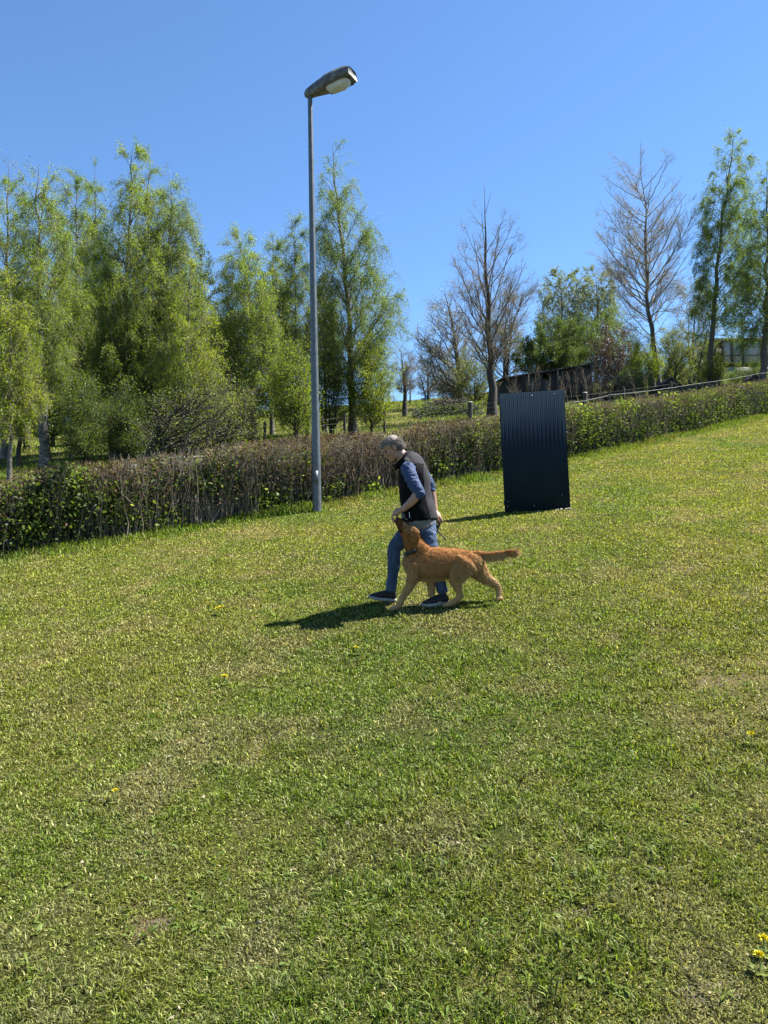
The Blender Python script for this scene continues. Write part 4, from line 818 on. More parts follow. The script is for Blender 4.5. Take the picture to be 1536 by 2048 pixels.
# leash: black strap hanging from the far hand
leash = thing('leash', PP(876, 1040, .18), 'short black leash dangling from the hand behind the back', 'leash')
def strap(pts, w, t):
    D = catmull([PP(*p) for p in pts], 26); return loft(D[::1], np.full(26, w*1.25), np.full(26, t), 40, 8)
V, F = cat_geo([strap([(873, 1030, .17), (873, 1040, .17), (874, 1052, .17), (876, 1062, .165), (883, 1070, .165), (892, 1079, .165)], .0055, .003),
                strap([(879, 1036, .18), (878, 1048, .175), (875, 1060, .17), (870, 1070, .165), (866, 1088, .165)], .0055, .003),
                strap([(872, 1036, .19), (871, 1048, .185), (875, 1056, .18), (879, 1046, .185), (877, 1036, .19)], .010, .004)])
part('strap', V, F, M_black, leash, True)

# ------------------------------------------------------------------ the dog
dd = dp-.15; sdg = dd/FPX
def PD(px, py, dy=0.0): return W(px, py, dd+dy)
def D_(pts, rn, ry, K=22, n=18): return loft([PD(*p) for p in pts], np.array(rn)*sdg, np.array(ry)*sdg, K, n)
Db = G(890, 1211); Db = PD(890, 1211, 0); Db[2] = float(H(Db[0], Db[1]))
dog = thing('dog', Db, 'golden retriever walking left with its muzzle raised to the hand and tail held level', 'dog')
def gz(px, py, dy):               # a paw point set down on the turf
    p = PD(px, py, dy); return p
shift = []
def paw_pts(px, dy):              # ground height there as a photo row
    p = PD(px, 1210, dy); z = float(H(p[0], p[1])); zz = p[2]; return 1210+(zz-z)/sdg
yNF, yFF, yNH, yFH = paw_pts(786, -.04), paw_pts(880, .04), paw_pts(893, -.04), paw_pts(999, .04)
body = [D_([(813, 1122, 0), (824, 1126, 0), (842, 1127, 0), (862, 1126, 0), (890, 1125, 0), (917, 1123, 0), (940, 1124, 0), (957, 1120, 0)], [13, 25, 32, 33, 30, 25.5, 22, 14], [13, 20, 25, 26.5, 25, 20, 20, 13], 34, 24),
        D_([(846, 1112, 0), (836, 1100, 0), (826, 1084, 0), (821, 1070, 0)], [26, 23, 19, 17], [21, 19, 16.5, 15]),
        ball(PD(819, 1066, 0), (.080, .072, .072)), D_([(814, 1062, 0), (805, 1053, 0), (799, 1045, 0), (796, 1040, 0)], [13, 9.4, 7.6, 6.2], [12, 9, 7.5, 6.2]),
        D_([(812, 1068, 0), (803, 1060, 0), (799, 1051, 0)], [9, 6, 4.5], [8, 6, 5])]
legs = [  # near fore, far fore, near hind, far hind
    D_([(832, 1128, -.07), (826, 1152, -.07), (818, 1172, -.06), (808, 1188, -.055), (798, yNF-11, -.045), (790, yNF-5, -.04)], [17, 12, 7.6, 5.8, 5.2, 5.2], [12, 10, 7.5, 6, 5.6, 5.6]),
    D_([(856, 1130, .07), (860, 1155, .07), (862, 1173, .06), (863, 1188, .055), (871, yFF-9, .045), (879, yFF-4.5, .04)], [16, 11, 7.4, 5.8, 5, 5], [12, 10, 7.5, 6, 5.6, 5.6]),
    D_([(932, 1124, -.07), (917, 1146, -.085), (911, 1162, -.08), (916, 1178, -.065), (919, 1191, -.06), (908, yNH-11, -.05), (897, yNH-5, -.04)], [24, 18, 11.5, 7.2, 6, 5.2, 5.2], [14, 13, 10, 7, 5.6, 5.4, 5.6]),
    D_([(944, 1122, .07), (958, 1143, .08), (974, 1158, .075), (990, 1168, .065), (997, 1180, .06), (998, yFH-14, .05), (998, yFH-6, .04)], [23, 18, 11, 7.6, 6, 5.2, 5.2], [14, 13, 10, 7, 5.6, 5.4, 5.6])]
def paw(px, y, dy, l=8):
    g_ = [D_([(px+3, y-6, dy), (px-l*.5, y-4.6, dy), (px-l, y-3.6, dy)], [6.0, 5.4, 3.8], [6.8, 7.4, 6], 12, 14)]
    for k in (-1.5, -.5, .5, 1.5): g_.append(ball(PD(px-l-.5, y-3.2, dy+k*.0135), (.014, .0085, .0135)))
    return g_
legs += paw(790, yNF, -.04)+paw(879, yFF, .04, 6)+paw(896, yNH, -.04)+paw(999, yFH, .04, 6)
tail = [D_([(944, 1110, 0), (955, 1108, 0), (972, 1109, .0), (992, 1107, .0), (1010, 1105, .0), (1024, 1103, 0)], [9, 7, 5.5, 5, 4, 2], [8, 6.5, 5, 4.5, 3.5, 2])]
ears = [D_([(824, 1054, -.066), (828, 1064, -.090), (830, 1076, -.096), (828, 1087, -.090)], [5, 9, 9.5, 5], [2.8, 2.6, 2.4, 2.0]), D_([(818, 1052, .062), (820, 1062, .085), (822, 1074, .088)], [5, 8, 5], [2.6, 2.4, 2])]
vd, Fd, nd = fuse(body+legs+tail+ears, .0065, 7, wrinkle(.0015, .05, 7))
def coat_mat(name, c_lo, c_hi, var=.45):
    m, nt, out = new_mat(name); p = N_(nt, 'ShaderNodeBsdfPrincipled'); p.inputs['Roughness'].default_value = .85; p.inputs['Specular IOR Level'].default_value = .12
    co = objc(nt); sx = N_(nt, 'ShaderNodeSeparateXYZ'); nt.links.new(co, sx.inputs[0])
    ad = N_(nt, 'ShaderNodeMath', operation='MULTIPLY_ADD'); ad.inputs[1].default_value = .16; nt.links.new(noise(nt, 9, 4, .6, co), ad.inputs[0]); nt.links.new(sx.outputs[2], ad.inputs[2])
    c_lo, c_hi = al(c_lo), al(c_hi)
    col = ramp(nt, ad.outputs[0], [(.16, c_lo), (.42, tuple(.45*a+.55*b for a, b in zip(c_lo, c_hi))), (.58, c_hi)])
    rnd = island(nt); col = mixc(nt, 1.0, col, ramp(nt, rnd, [(0, g3(1-var*.6)), (1, g3(1+var*.5))]), 'MULTIPLY')
    nt.links.new(col, p.inputs['Base Color']); nt.links.new(p.outputs[0], out.inputs[0]); return m
M_coat = coat_mat("golden_coat", (.50, .33, .155), (.37, .165, .052)); M_feather = coat_mat("pale_feathering", (.80, .58, .30), (.76, .50, .23)); M_nose = solid("dog_nose", [(.3, (.01, .009, .009)), (.7, (.02, .016, .015))], 90, 2, .35)
part('body', vd, Fd, M_coat, dog, True)
rng = np.random.default_rng(99)
def px_of(v):                     # body map: photo column/row of a point, used to lay the fur
    q = (v-CAM)/v[:, 1:2]; return q
Qd = Fd[0]; cen = vd[Qd].mean(1); e1 = vd[Qd[:, 2]]-vd[Qd[:, 0]]; e2 = vd[Qd[:, 3]]-vd[Qd[:, 1]]; cr = np.cross(e1, e2); ar = np.linalg.norm(cr, axis=1); fn = nrm(cr)
if (fn*nd[Qd[:, 0]]).sum(1).mean() < 0: fn = -fn
O = PD(890, 1125, 0); lx = (cen[:, 0]-O[0])/sdg+890; lz = 1125-(cen[:, 2]-O[2])/sdg
def fur(n, mask, flow, l0, l1, droop, r, mat, name, par, seed, nk=.20):
    rg = np.random.default_rng(seed); w_ = ar*mask; cw = np.cumsum(w_)/w_.sum(); ii = np.minimum(np.searchsorted(cw, rg.uniform(size=n)), len(cw)-1)
    b_ = cen[ii]+rg.normal(0, .003, (n, 3)); nv_ = fn[ii]; fl = np.array(flow(lx[ii], lz[ii])).T; fl = nrm(fl-nv_*(fl*nv_).sum(1, keepdims=True)*.75)
    clump = np.stack([np.sin(b_[:, 0]*95+b_[:, 2]*40), np.sin(b_[:, 1]*80), np.sin(b_[:, 2]*110+b_[:, 0]*60)], -1)*.07
    l = rg.uniform(l0, l1, n)[:, None]; d_ = nrm(fl+nv_*nk+rg.normal(0, .17, (n, 3))+clump); P = [b_-nv_*.003]
    for k in range(3): d_ = nrm(d_+np.array([0, 0, -droop])); P.append(P[-1]+d_*l/3)
    V, F = tubes(np.stack(P, 1), np.full((n, 1), r)*np.array([1, 1, .75, .25]), 3); return part(name, V, F, mat, par)
rear = ((lx > 948) & (lz > 1114) & (lz < 1170)) | ((lx > 905) & (lz > 1120) & (fn[:, 0] > .55)); crown = (lx > 806) & (lx < 845) & (lz < 1060)
neckm = ((lx < 842) & (lz < 1100)).astype(float); legm = (lz > 1162).astype(float)
flow = lambda X, Z: [np.where((X < 842) & (Z < 1104), .45, .9)*np.where(Z > 1165, .25, 1), 0*X, -np.where((X < 842) & (Z < 1104), .9, .35)-np.where(Z > 1150, .9, 0)]
fur(60000, np.where(legm > 0, .5, 1.0)*np.where((lx < 808) & (lz < 1062), .25, 1)*np.where(rear | crown, .6, 1), flow, .010, .022, .10, .0010, M_coat, 'coat', dog, 1)
fth = lambda X, Z: [np.where(X > 950, .55, .25), 0*X, -np.ones_like(X)]
under_ = (((lz > 1152) & (lz < 1168) & (lx < 905) & (fn[:, 2] < -.5)) | ((lx > 925) & (lx < 985) & (lz > 1122) & (lz < 1166) & (fn[:, 0] > .1)) | ((lx < 822) & (lz > 1106) & (lz < 1150)) | ((lx > 905) & (lx < 940) & (lz > 1140) & (lz < 1158) & (fn[:, 0] > .0))).astype(float)*np.clip(.35-fn[:, 2], 0, 1)
fur(6500, under_, fth, .018, .045, .12, .0011, M_feather, 'feathering', dog, 2)
fur(8000, (rear | crown).astype(float)*.9, flow, .012, .03, .12, .0011, M_feather, 'pale_fur', dog, 7)
leg_back = ((lz > 1158) & (lz < 1192) & (fn[:, 0] > .3)).astype(float); fur(2600, leg_back, lambda X, Z: [np.full_like(X, .6), 0*X, -np.ones_like(X)], .015, .038, .2, .0011, M_feather, 'leg_fringe', dog, 3)
tailm = ((lx > 966) & (lz < 1122)).astype(float)
fur(4200, tailm*np.clip(.1-fn[:, 2], 0, 1), lambda X, Z: [np.full_like(X, .75), 0*X, -np.where(X < 1000, 1.0, .2)], .03, .085, .08, .0012, M_feather, 'tail_fringe', dog, 4, .05)
fur(3000, ((lx > 1008) & (lz < 1122)).astype(float), lambda X, Z: [np.ones_like(X), 0*X, .05+np.where(Z < 1103, .35, -.25)], .04, .085, .03, .0012, M_coat, 'tail_tip', dog, 5, .03)
fur(1400, ((lx > 1012) & (lz < 1122)).astype(float), lambda X, Z: [np.ones_like(X), 0*X, .05+np.where(Z < 1103, .45, -.45)], .05, .105, .03, .0011, M_feather, 'tail_plume', dog, 9, .03)
fur(420, ((lx > 812) & (lx < 842) & (lz < 1062)).astype(float), lambda X, Z: [np.ones_like(X)*.8, 0*X, -.5+0*X], .018, .035, .1, .0013, M_feather, 'crown_hair', dog, 6)
M_muzz = coat_mat("shaded_muzzle_coat", (.10, .055, .028), (.09, .045, .022))  # hand's shade over the muzzle put into the fur colour
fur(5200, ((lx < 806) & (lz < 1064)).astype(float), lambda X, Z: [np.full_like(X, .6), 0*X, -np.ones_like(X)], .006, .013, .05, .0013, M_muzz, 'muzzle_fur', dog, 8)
e, Fe = ball(PD(794.5, 1038, 0), (.016, .019, .014)); part('nose', e, Fe, M_nose, dog, True)
for sg in (-1, 1):
    e, Fe = ball(PD(809, 1055.5, sg*.047), .010); part('eye', e, Fe, M_eye, dog, True)
# collar round the neck with a tag ring
th = np.linspace(0, 2*np.pi, 40, endpoint=False); cc = PD(826, 1102, 0); ax1 = (PD(842, 1096, 0)-PD(809, 1109, 0))/2*1.10; ax2 = np.array([0, .092, 0]); up = nrm(np.cross(ax1, ax2)); up = up*np.sign(up[2])
rr = [cc+ax1*k*np.cos(th)[:, None]+ax2*k*np.sin(th)[:, None]+up*h for h, k in ((-.014, 1.0), (-.014, 1.04), (.014, 1.04), (.014, 1.0))]
Vr = np.concatenate(rr); idx = np.arange(160).reshape(4, 40); nx = np.roll(idx, -1, 1); Fr = np.stack([idx, nx, np.roll(nx, -1, 0), np.roll(idx, -1, 0)], -1).reshape(-1, 4)
col = part('collar', Vr, Fr, M_black, dog, True)
e, Fe = ball(PD(807, 1113, -.01), (.012, .005, .016)); link('tag', mesh_np('tag', e-np.array(dog.location), Fe, M_metal, True), col)
# ------------------------------------------------------------------ street lamp
M_galv = solid("galvanised_steel", [(.3, (.10, .125, .145)), (.5, (.14, .165, .185)), (.7, (.19, .215, .235))], 14, 5, .5, .0006, 90, metal=.35)
M_head = solid("lamp_housing", [(.35, (.06, .065, .062)), (.5, (.11, .115, .11)), (.70, (.28, .28, .27))], 9, 6, .6, .001, 60)
M_lens = solid("lamp_lens", [(.3, (.60, .64, .72)), (.7, (.78, .82, .90))], 6, 3, .6)
B = G(634, 1021); top = W(620, 190, B[1])[2]; lamp = thing('street_lamp', B, 'tall grey tapered lamp post with one angular lamp head, standing in front of the hedge', 'street lamp')
K = 14; zz = np.linspace(-.3, top-B[2], K); P = np.stack([np.full(K, B[0]), np.full(K, B[1]), B[2]+zz], -1); lean = (W(620, 190, B[1])[0]-B[0])
P[:, 0] += lean*np.clip(zz, 0, None)/(top-B[2]); rr = np.interp(zz, [-.3, .9, .95, top-B[2]], [.080, .078, .072, .040])
V, F = tubes(P[None], rr[None], 20); part('pole', V, F, M_galv, lamp, True)
V, F = box(P[1]+[.0, -.0795, .2], (.07, .006, .22)); part('access_door', V+np.array([0, 0, .1]), F, M_galv, lamp)
az = R_(-27); tl = R_(4); A = np.array([math.cos(az)*math.cos(tl), math.sin(az)*math.cos(tl), math.sin(tl)]); S = nrm(np.cross(A, [0, 0, 1.])); U = np.cross(S, A); Pt = P[-1]+[0, 0, .03]
sec = [(-.09, .045, .05, -.045), (-.05, .062, .085, -.06), (.10, .085, .125, -.06), (.28, .13, .15, -.06), (.38, .165, .170, -.055), (.60, .175, .18, -.045), (.78, .172, .175, -.035), (.87, .165, .125, -.028)]
rings = []
for (t, w_, h_, lo_) in sec:
    pr = [(-.88, lo_), (-1, lo_*.4), (-1, h_*.30), (-.72, h_*.86), (-.45, h_), (.45, h_), (.72, h_*.86), (1, h_*.30), (1, lo_*.4), (.88, lo_)]
    rings.append([Pt+A*t+S*(a_*w_)+U*b_ for a_, b_ in pr])
Vr = np.array(rings).reshape(-1, 3); n = 10; m = len(sec); idx = np.arange(m*n).reshape(m, n); nx = np.roll(idx, -1, 1)
F4 = np.stack([idx[:-1], nx[:-1], nx[1:], idx[1:]], -1).reshape(-1, 4)
caps = [np.array([[r_[0], r_[k], r_[k+1]] for k in range(1, n-1)]) for r_ in (idx[0], idx[-1])]
hd = part('lamp_head', Vr, [F4, np.vstack([caps[0], caps[1][:, ::-1]])], M_head, lamp)
# bowl under the head
bs = [(.34, .05, 0), (.37, .10, -.06), (.45, .12, -.10), (.66, .122, -.10), (.76, .105, -.07), (.80, .05, -.01)]
rings = []
for t, w_, dz in bs:
    rings.append([Pt+A*t+S*(w_*c_)+U*(-.035+(dz*k_)) for c_, k_ in ((-1, 0), (-.92, .6), (-.62, 1), (0, 1.08), (.62, 1), (.92, .6), (1, 0))])
Vr = np.array(rings).reshape(-1, 3); idx = np.arange(len(bs)*7).reshape(-1, 7); F4 = np.stack([idx[:-1, :-1], idx[:-1, 1:], idx[1:, 1:], idx[1:, :-1]], -1).reshape(-1, 4)
lens = link('lens', mesh_np('lens', Vr-np.array(lamp.location), F4, M_lens, True), hd)
V, F = cat_geo([beam(Pt+A*.35+S*s_*.150+U*-.062, Pt+A*.80+S*s_*.150+U*-.038, .014) for s_ in (-1, 1)]+[beam(Pt+A*t_-S*.150+U*u_, Pt+A*t_+S*.150+U*u_, .014) for t_, u_ in ((.35, -.062), (.80, -.038))])
link('lens_frame', mesh_np('lens_frame', V-np.array(lamp.location), F, M_head), hd)

# ------------------------------------------------------------------ corrugated panel
M_sheet = solid("blue_black_sheet", [(.3, (.018, .030, .046)), (.7, (.024, .038, .056))], 3, 4, .9, spec=.0)
M_wood = solid("weathered_wood", [(.3, (.11, .085, .06)), (.7, (.22, .18, .14))], 5, 5, .85, .003, 30, stretch=(6, 6, .6))
a0, a1 = G(1010, 1026), G(1141, 1016); e = a1-a0; wid = np.linalg.norm(e); e /= wid; upv = nrm(np.array([-math.sin(R_(1.9)), -.005, 1.0])); nv = nrm(np.cross(upv, e)); nv = nv if nv[1] < 0 else -nv
hgt = (W(998, 788, a0[1])[2]-a0[2])/upv[2]
pan = thing('corrugated_panel', (a0+a1)/2, 'tall dark blue corrugated sheet panel standing upright on the grass', 'panel')
ribs = 16; pt_ = wid/ribs; prof = []
for i in range(ribs):
    x_ = i*pt_; prof += [(x_+.0001, 0), (x_+pt_*.40, 0), (x_+pt_*.58, .0055), (x_+pt_*.82, .0055)]
prof.append((wid, 0)); prof = np.array(prof); K = len(prof)
rows = []
for off in (0, -.004):
    for h_ in (-.04, hgt): rows.append([a0+e*x_+nv*(-y_+off)+upv*h_ for x_, y_ in prof])
Vs = np.array(rows).reshape(-1, 3); i_ = np.arange(K-1); q = lambda a_, b_: np.stack([a_*K+i_, a_*K+i_+1, b_*K+i_+1, b_*K+i_], -1)
ends = np.array([[0, K, 3*K, 2*K], [K-1, 2*K-1, 4*K-1, 3*K-1]])
part('sheet', Vs, np.vstack([q(0, 1), q(3, 2), q(1, 3), q(2, 0), ends]), M_sheet, pan)
for x_ in (.05, wid*.5, wid-.05):
    c_ = a0+e*x_-nv*.055; V, F = box(c_+upv*(hgt/2-.05), (.06, .05, hgt+.06), axes=[e, nv, upv]); part('post', V, F, M_wood, pan)
for h_ in (.15, hgt*.5, hgt-.08):
    V, F = box(a0+e*wid/2-nv*.105+upv*h_, (wid-.02, .045, .08), axes=[e, nv, upv]); part('rail', V, F, M_wood, pan)
for x_, h_ in [(.035, hgt-.06), (.50*wid, hgt-.06), (wid-.16, hgt-.055), (.05, .10), (.055, .17), (wid*.45, .08), (wid-.12, .22)]:
    V, F = ball(a0+e*x_+nv*.004+upv*h_, .009, n=8, m=5); part('screw', V, F, M_metal, pan)
V, F = cat_geo([box(a0+e*x_+nv*.001+upv*(hgt-.0), (.004, .004, .004), axes=[e, nv, upv]) for x_ in (.2,)])
# earth splashes and small stones at its foot
M_stone = solid("pale_stone", [(.3, (.30, .29, .26)), (.7, (.55, .54, .50))], 20, 3, .9)
rng = np.random.default_rng(4)
for k in range(9):
    x_ = rng.uniform(.35, 1.0)*wid; c_ = a0+e*x_+nv*rng.uniform(.03, .09); c_[2] = float(H(c_[0], c_[1]))+.012
    r_ = rng.uniform(.010, .020); V, F = ball(c_, (r_*1.3, r_, r_*.7), n=8, m=5); V = V+rng.normal(0, r_*.12, V.shape); o = link('stone', mesh_np('stone', V-c_, F, M_stone), loc=c_)
    tag(o, 'small pale stone among several at the foot of the dark corrugated panel', 'stone', 'small stones at the foot of the dark panel')

# ------------------------------------------------------------------ fences
M_rope = solid("white_cord", [(.3, (.38, .38, .34)), (.7, (.52, .52, .48))], 30, 2, .7)
M_post = solid("fence_wood", [(.3, (.05, .042, .034)), (.7, (.13, .11, .09))], 8, 4, .9, .004, 40)
M_cap = solid("post_cap", [(.3, (.6, .6, .58)), (.7, (.8, .8, .78))], 20, 2, .5)
M_wire = solid("fence_wire", [(.3, (.10, .10, .10)), (.7, (.22, .22, .22))], 20, 2, .5, metal=.6)
rp = [(700, 873, 17.5), (810, 862, 19.0), (905, 846, 20.2), (1000, 829, 21.5), (1140, 805, 23.2), (1219, 789.5, 24.4), (1392, 767.5, 28.2), (1518, 747, 32.0), (1610, 733, 35.0)]
pts = np.array([W(*p) for p in rp]); ef = thing('cord_fence', [pts[0][0], pts[0][1], float(H(pts[0][0], pts[0][1]))], 'thin white cord strung on slim stakes just behind the hedge', 'fence')
D = []
for i in range(len(pts)-1):
    u = np.linspace(0, 1, 9)[:, None]; q = pts[i]*(1-u)+pts[i+1]*u; q[:, 2] -= (.035*4*u*(1-u))[:, 0]; D.append(q[:-1])
D.append(pts[-1:]); D = np.vstack(D)
V, F = tubes(D[None], np.full((1, len(D)), .0045), 5); part('cord', V, F, M_rope, ef)
for i in (0, 2, 4, 5, 6, 7, 8):
    b = pts[i].copy(); b[2] = float(H(b[0], b[1]))-.2; V, F = tubes(np.stack([b, (b+pts[i])/2, pts[i]+[0, 0, .04]])[None], np.full((1, 3), .013), 6); part('stake', V, F, M_wire, ef)
fp = [(446, 902, 30), (530, 888, 27), (617, 885, 27.5), (690, 868, 29.5), (770, 858, 31.5), (942, 842, 33), (1172, 806, 34), (1250, 792, 37), (1345, 778, 41), (1440, 766, 44), (1540, 752, 48)]
fb = np.array([GD(p[0], p[2]) for p in fp]); wf = thing('wire_fence', fb[0], 'wooden posts with thin field wire on the slope between the trees', 'fence')
for i, b in enumerate(fb):
    r = .055 if i not in (2, 5, 6) else .10; h_ = 1.05 if i not in (0, 2) else 1.2
    V, F = tubes(np.stack([b-[0, 0, .2], b+[0, 0, h_*.5], b+[.01, 0, h_]])[None], np.full((1, 3), r), 9)
    po = part('post', V, F, M_post, wf, True)
    c_, Fc_ = ball(b+[.01, 0, h_], (r*1.05, r*1.05, .035), n=10, m=5); link('cap', mesh_np('cap', c_-np.array(wf.location), Fc_, M_cap if i in (5, 6) else M_post, True), po)
wires = []
for h_ in (.15, .35, .55, .75, .95):
    q = np.vstack([np.linspace(fb[i], fb[i+1], 8)[:-1] for i in range(len(fb)-1)]+[fb[-1:]]); z_ = H(q[:, 0], q[:, 1])+h_; q = q.copy(); q[:, 2] = z_; wires.append(tubes(q[None], np.full((1, len(q)), .0035), 3))
V, F = cat_geo(wires); part('wire', V, F, M_wire, wf)
farp = [(700, 64), (727, 62), (780, 60), (822, 58), (888, 58), (912, 58), (760, 40), (672, 38), (650, 37), (915, 47)]
farl = ['thin post on the far meadow just left of the lone birch trunk', 'thin post on the far meadow just right of the lone birch trunk', 'thin far post between the light green sapling and the small forked bare tree',
        'thin far post directly beside the small forked bare tree', 'thin far post right of the lying sheep', 'thin far post just left of the standing sheep', 'nearer thin post below the light green maple sapling',
        'thin post behind the lamp post foot, right one of two', 'thin post behind the lamp post foot, left one of two', 'thin post in front of the brush heap']
for i, (px, d_) in enumerate(farp):
    b = GD(px, d_); r = .06; V, F = tubes(np.stack([b-[0, 0, .2], b+[.01, 0, .6], b+[rng.normal(0, .04), 0, 1.15]])[None]-b, np.array([[r, r*.95, r*.85]]), 8)
    tag(link('fence_post', mesh_np('fence_post', V, F, M_post), loc=b), farl[i], 'fence post', 'scattered wooden posts on the far meadow')

# ------------------------------------------------------------------ buildings on the slope
M_dark = solid("tarred_boards", [(.3, (.030, .027, .023)), (.7, (.085, .075, .062))], 4, 5, .9, .004, 30, stretch=(9, 9, .5))
M_felt = solid("roofing_felt", [(.3, (.030, .030, .032)), (.7, (.065, .065, .068))], 6, 4, .85, .003, 40)
M_white = solid("off_white_board", [(.3, (.42, .42, .39)), (.7, (.60, .60, .56))], 5, 4, .8)
M_conc = solid("old_concrete", [(.3, (.20, .195, .18)), (.6, (.36, .35, .32)), (.75, (.46, .45, .42))], 7, 6, .9, .006, 30)
c0, c1 = GD(1012, 50), GD(1188, 51); ex_ = c1-c0; ex_[2] = 0; Ls = np.linalg.norm(ex_); ex_ /= Ls; ey_ = np.array([-ex_[1], ex_[0], 0]); zb = min(c0[2], c1[2])-.2
shed = thing('shed', [c0[0], c0[1], zb], 'low dark board shed with a sloping felt roof above the corrugated panel', 'shed')
zl, zr = W(1018, 757, 50)[2], W(1150, 732, 50)[2]; zr2 = W(1190, 729, 51)[2]
bo = []
nb = 38
for i in range(nb):
    x_ = (i+.5)/nb*Ls; zt = np.interp(x_/Ls, [0, .75, 1], [zl, zr, zr2])-.06
    if .42 < i/nb < .50: continue
    bo.append(box(c0*[1, 1, 0]+[0, 0, (zb+zt)/2]+ex_*x_+ey_*(.02*(i % 2)), (Ls/nb*.93, .025, zt-zb), axes=[ex_, ey_, [0, 0, 1]]))
    bo.append(box(c0*[1, 1, 0]+[0, 0, (zb+zt)/2]+ex_*x_+ey_*(2.6+.02*(i % 2)), (Ls/nb*.93, .025, zt-zb), axes=[ex_, ey_, [0, 0, 1]]))
for x_ in (0.02, Ls-.02):
    zt = np.interp(x_/Ls, [0, 1], [zl, zr2])-.07; bo.append(box(c0*[1, 1, 0]+[0, 0, (zb+zt)/2]+ex_*x_+ey_*1.3, (.03, 2.5, zt-zb), axes=[ex_, ey_, [0, 0, 1]]))
V, F = cat_geo(bo); part('wall', V, F, M_dark, shed)
x_ = .46*Ls; V, F = box(c0*[1, 1, 0]+[0, 0, zb+.95]+ex_*x_+ey_*.05, (Ls*.085, .03, 1.8), axes=[ex_, ey_, [0, 0, 1]]); part('door', V, F, M_post, shed)
def slab(p, q, w0, w1, t, mat, root, name):
    p, q = np.array(p), np.array(q); V = np.array([p+ey_*w0, q+ey_*w0, q+ey_*w1, p+ey_*w1]); V = np.vstack([V, V+[0, 0, t]]); return part(name, V, np.array([[0, 3, 2, 1], [4, 5, 6, 7], [0, 1, 5, 4], [1, 2, 6, 5], [2, 3, 7, 6], [3, 0, 4, 7]]), mat, root)
pl = c0*[1, 1, 0]; slab(pl-ex_*.3+[0, 0, zl-.08], pl+ex_*Ls*.75+[0, 0, zr], -.35, 3.0, .07, M_felt, shed, 'roof'); slab(pl+ex_*(Ls*.75+.003)+[0, 0, zr], pl+ex_*(Ls+.3)+[0, 0, zr2+.02], -.35, 3.0, .07, M_felt, shed, 'roof')
for x_ in (.25, .58, .80, .97):
    p = c0+ex_*Ls*x_-ey_*.3; p[2] = zb; V, F = beam(p, p*[1, 1, 0]+[0, 0, np.interp(x_, [0, .75, 1], [zl, zr, zr2])-.02], .09); part('post', V, F, M_post, shed)
rng = np.random.default_rng(31); n = 46; px_ = rng.uniform(1015, 1290, n); bb_ = np.array([GD(p_, q_) for p_, q_ in zip(px_, rng.uniform(44, 48.5, n))])
hh_ = rng.uniform(.7, 2.4, n); d_ = rng.normal(0, .16, (n, 2)); K = 7; P = np.zeros((n, K, 3))
for k in range(K): u_ = k/(K-1); P[:, k] = bb_+np.stack([d_[:, 0]*hh_*u_*u_, d_[:, 1]*hh_*u_, hh_*u_-.05], -1)+rng.normal(0, .02, (n, 3))*u_
R1 = rng.uniform(.008, .018, n)[:, None]*np.linspace(1, .4, K); P2, R2 = grow(P, R1, n*16, .2, 1, np.linalg.norm(P[:, -1]-P[:, 0], axis=1)*.4, .6, 5, rng, up=.3, wob=.15, rmin=.005)
bt = thing('bare_saplings', bb_[0], 'thicket of thin leafless saplings standing in front of the dark shed', 'saplings'); bt['kind'] = 'stuff'; V, F = cat_geo([tubes(P, R1, 4), tubes(P2, R2, 3)]); part('stems', V, F, M_limb, bt)
# glazed pavilion at the right edge
d_ = 72; q0 = W(1428, 737, d_); q1 = W(1524, 733, d_); zt = W(1470, 681, d_)[2]; zb = q1[2]-.05; pv = thing('garden_pavilion', [q0[0], q0[1], zb], 'pale garden pavilion with white panels between dark posts, behind trees at the right edge', 'pavilion')
V, F = box([(q0[0]+q1[0])/2+.6, d_+1.7, zt+.10], (q1[0]-q0[0]+2.2, 4.2, .14)); part('roof', V, F, M_white, pv)
V, F = box([(q0[0]+q1[0])/2+.6, d_+1.7, zb-.6], (q1[0]-q0[0]+1.6, 3.6, 1.2)); part('base', V, F, M_conc, pv)
for px in (1430, 1445, 1463.5, 1486, 1523, 1552):
    x_ = W(px, 700, d_)[0]; V, F = box([x_, d_, (zb+zt)/2], (.16, .14, zt-zb)); part('post', V, F, M_post, pv)
for a_, b_ in ((1447, 1461.5), (1466, 1484), (1488.5, 1521), (1525.5, 1550)):
    xa, xb = W(a_, 700, d_)[0], W(b_, 700, d_)[0]; V, F = box([(xa+xb)/2, d_+.03, (zb+zt)/2+.15], (xb-xa, .05, zt-zb-.5)); pp_ = part('panel', V, F, M_white, pv)
    V, F = box([(xa+xb)/2, d_-.02, (zb+zt)/2-.15], (xb-xa, .06, .07)); link('crossbar', mesh_np('crossbar', V-np.array(pv.location), F, M_post), pp_)
for xx in (q0[0], q1[0]+1.4):
    V, F = box([xx, d_+1.8, (zb+zt)/2], (.08, 3.2, zt-zb)); part('side_wall', V, F, M_dark, pv)
V, F = box([(q0[0]+q1[0])/2+.7, d_+3.4, (zb+zt)/2], (q1[0]-q0[0]+1.4, .08, zt-zb)); part('back_wall', V, F, M_dark, pv)
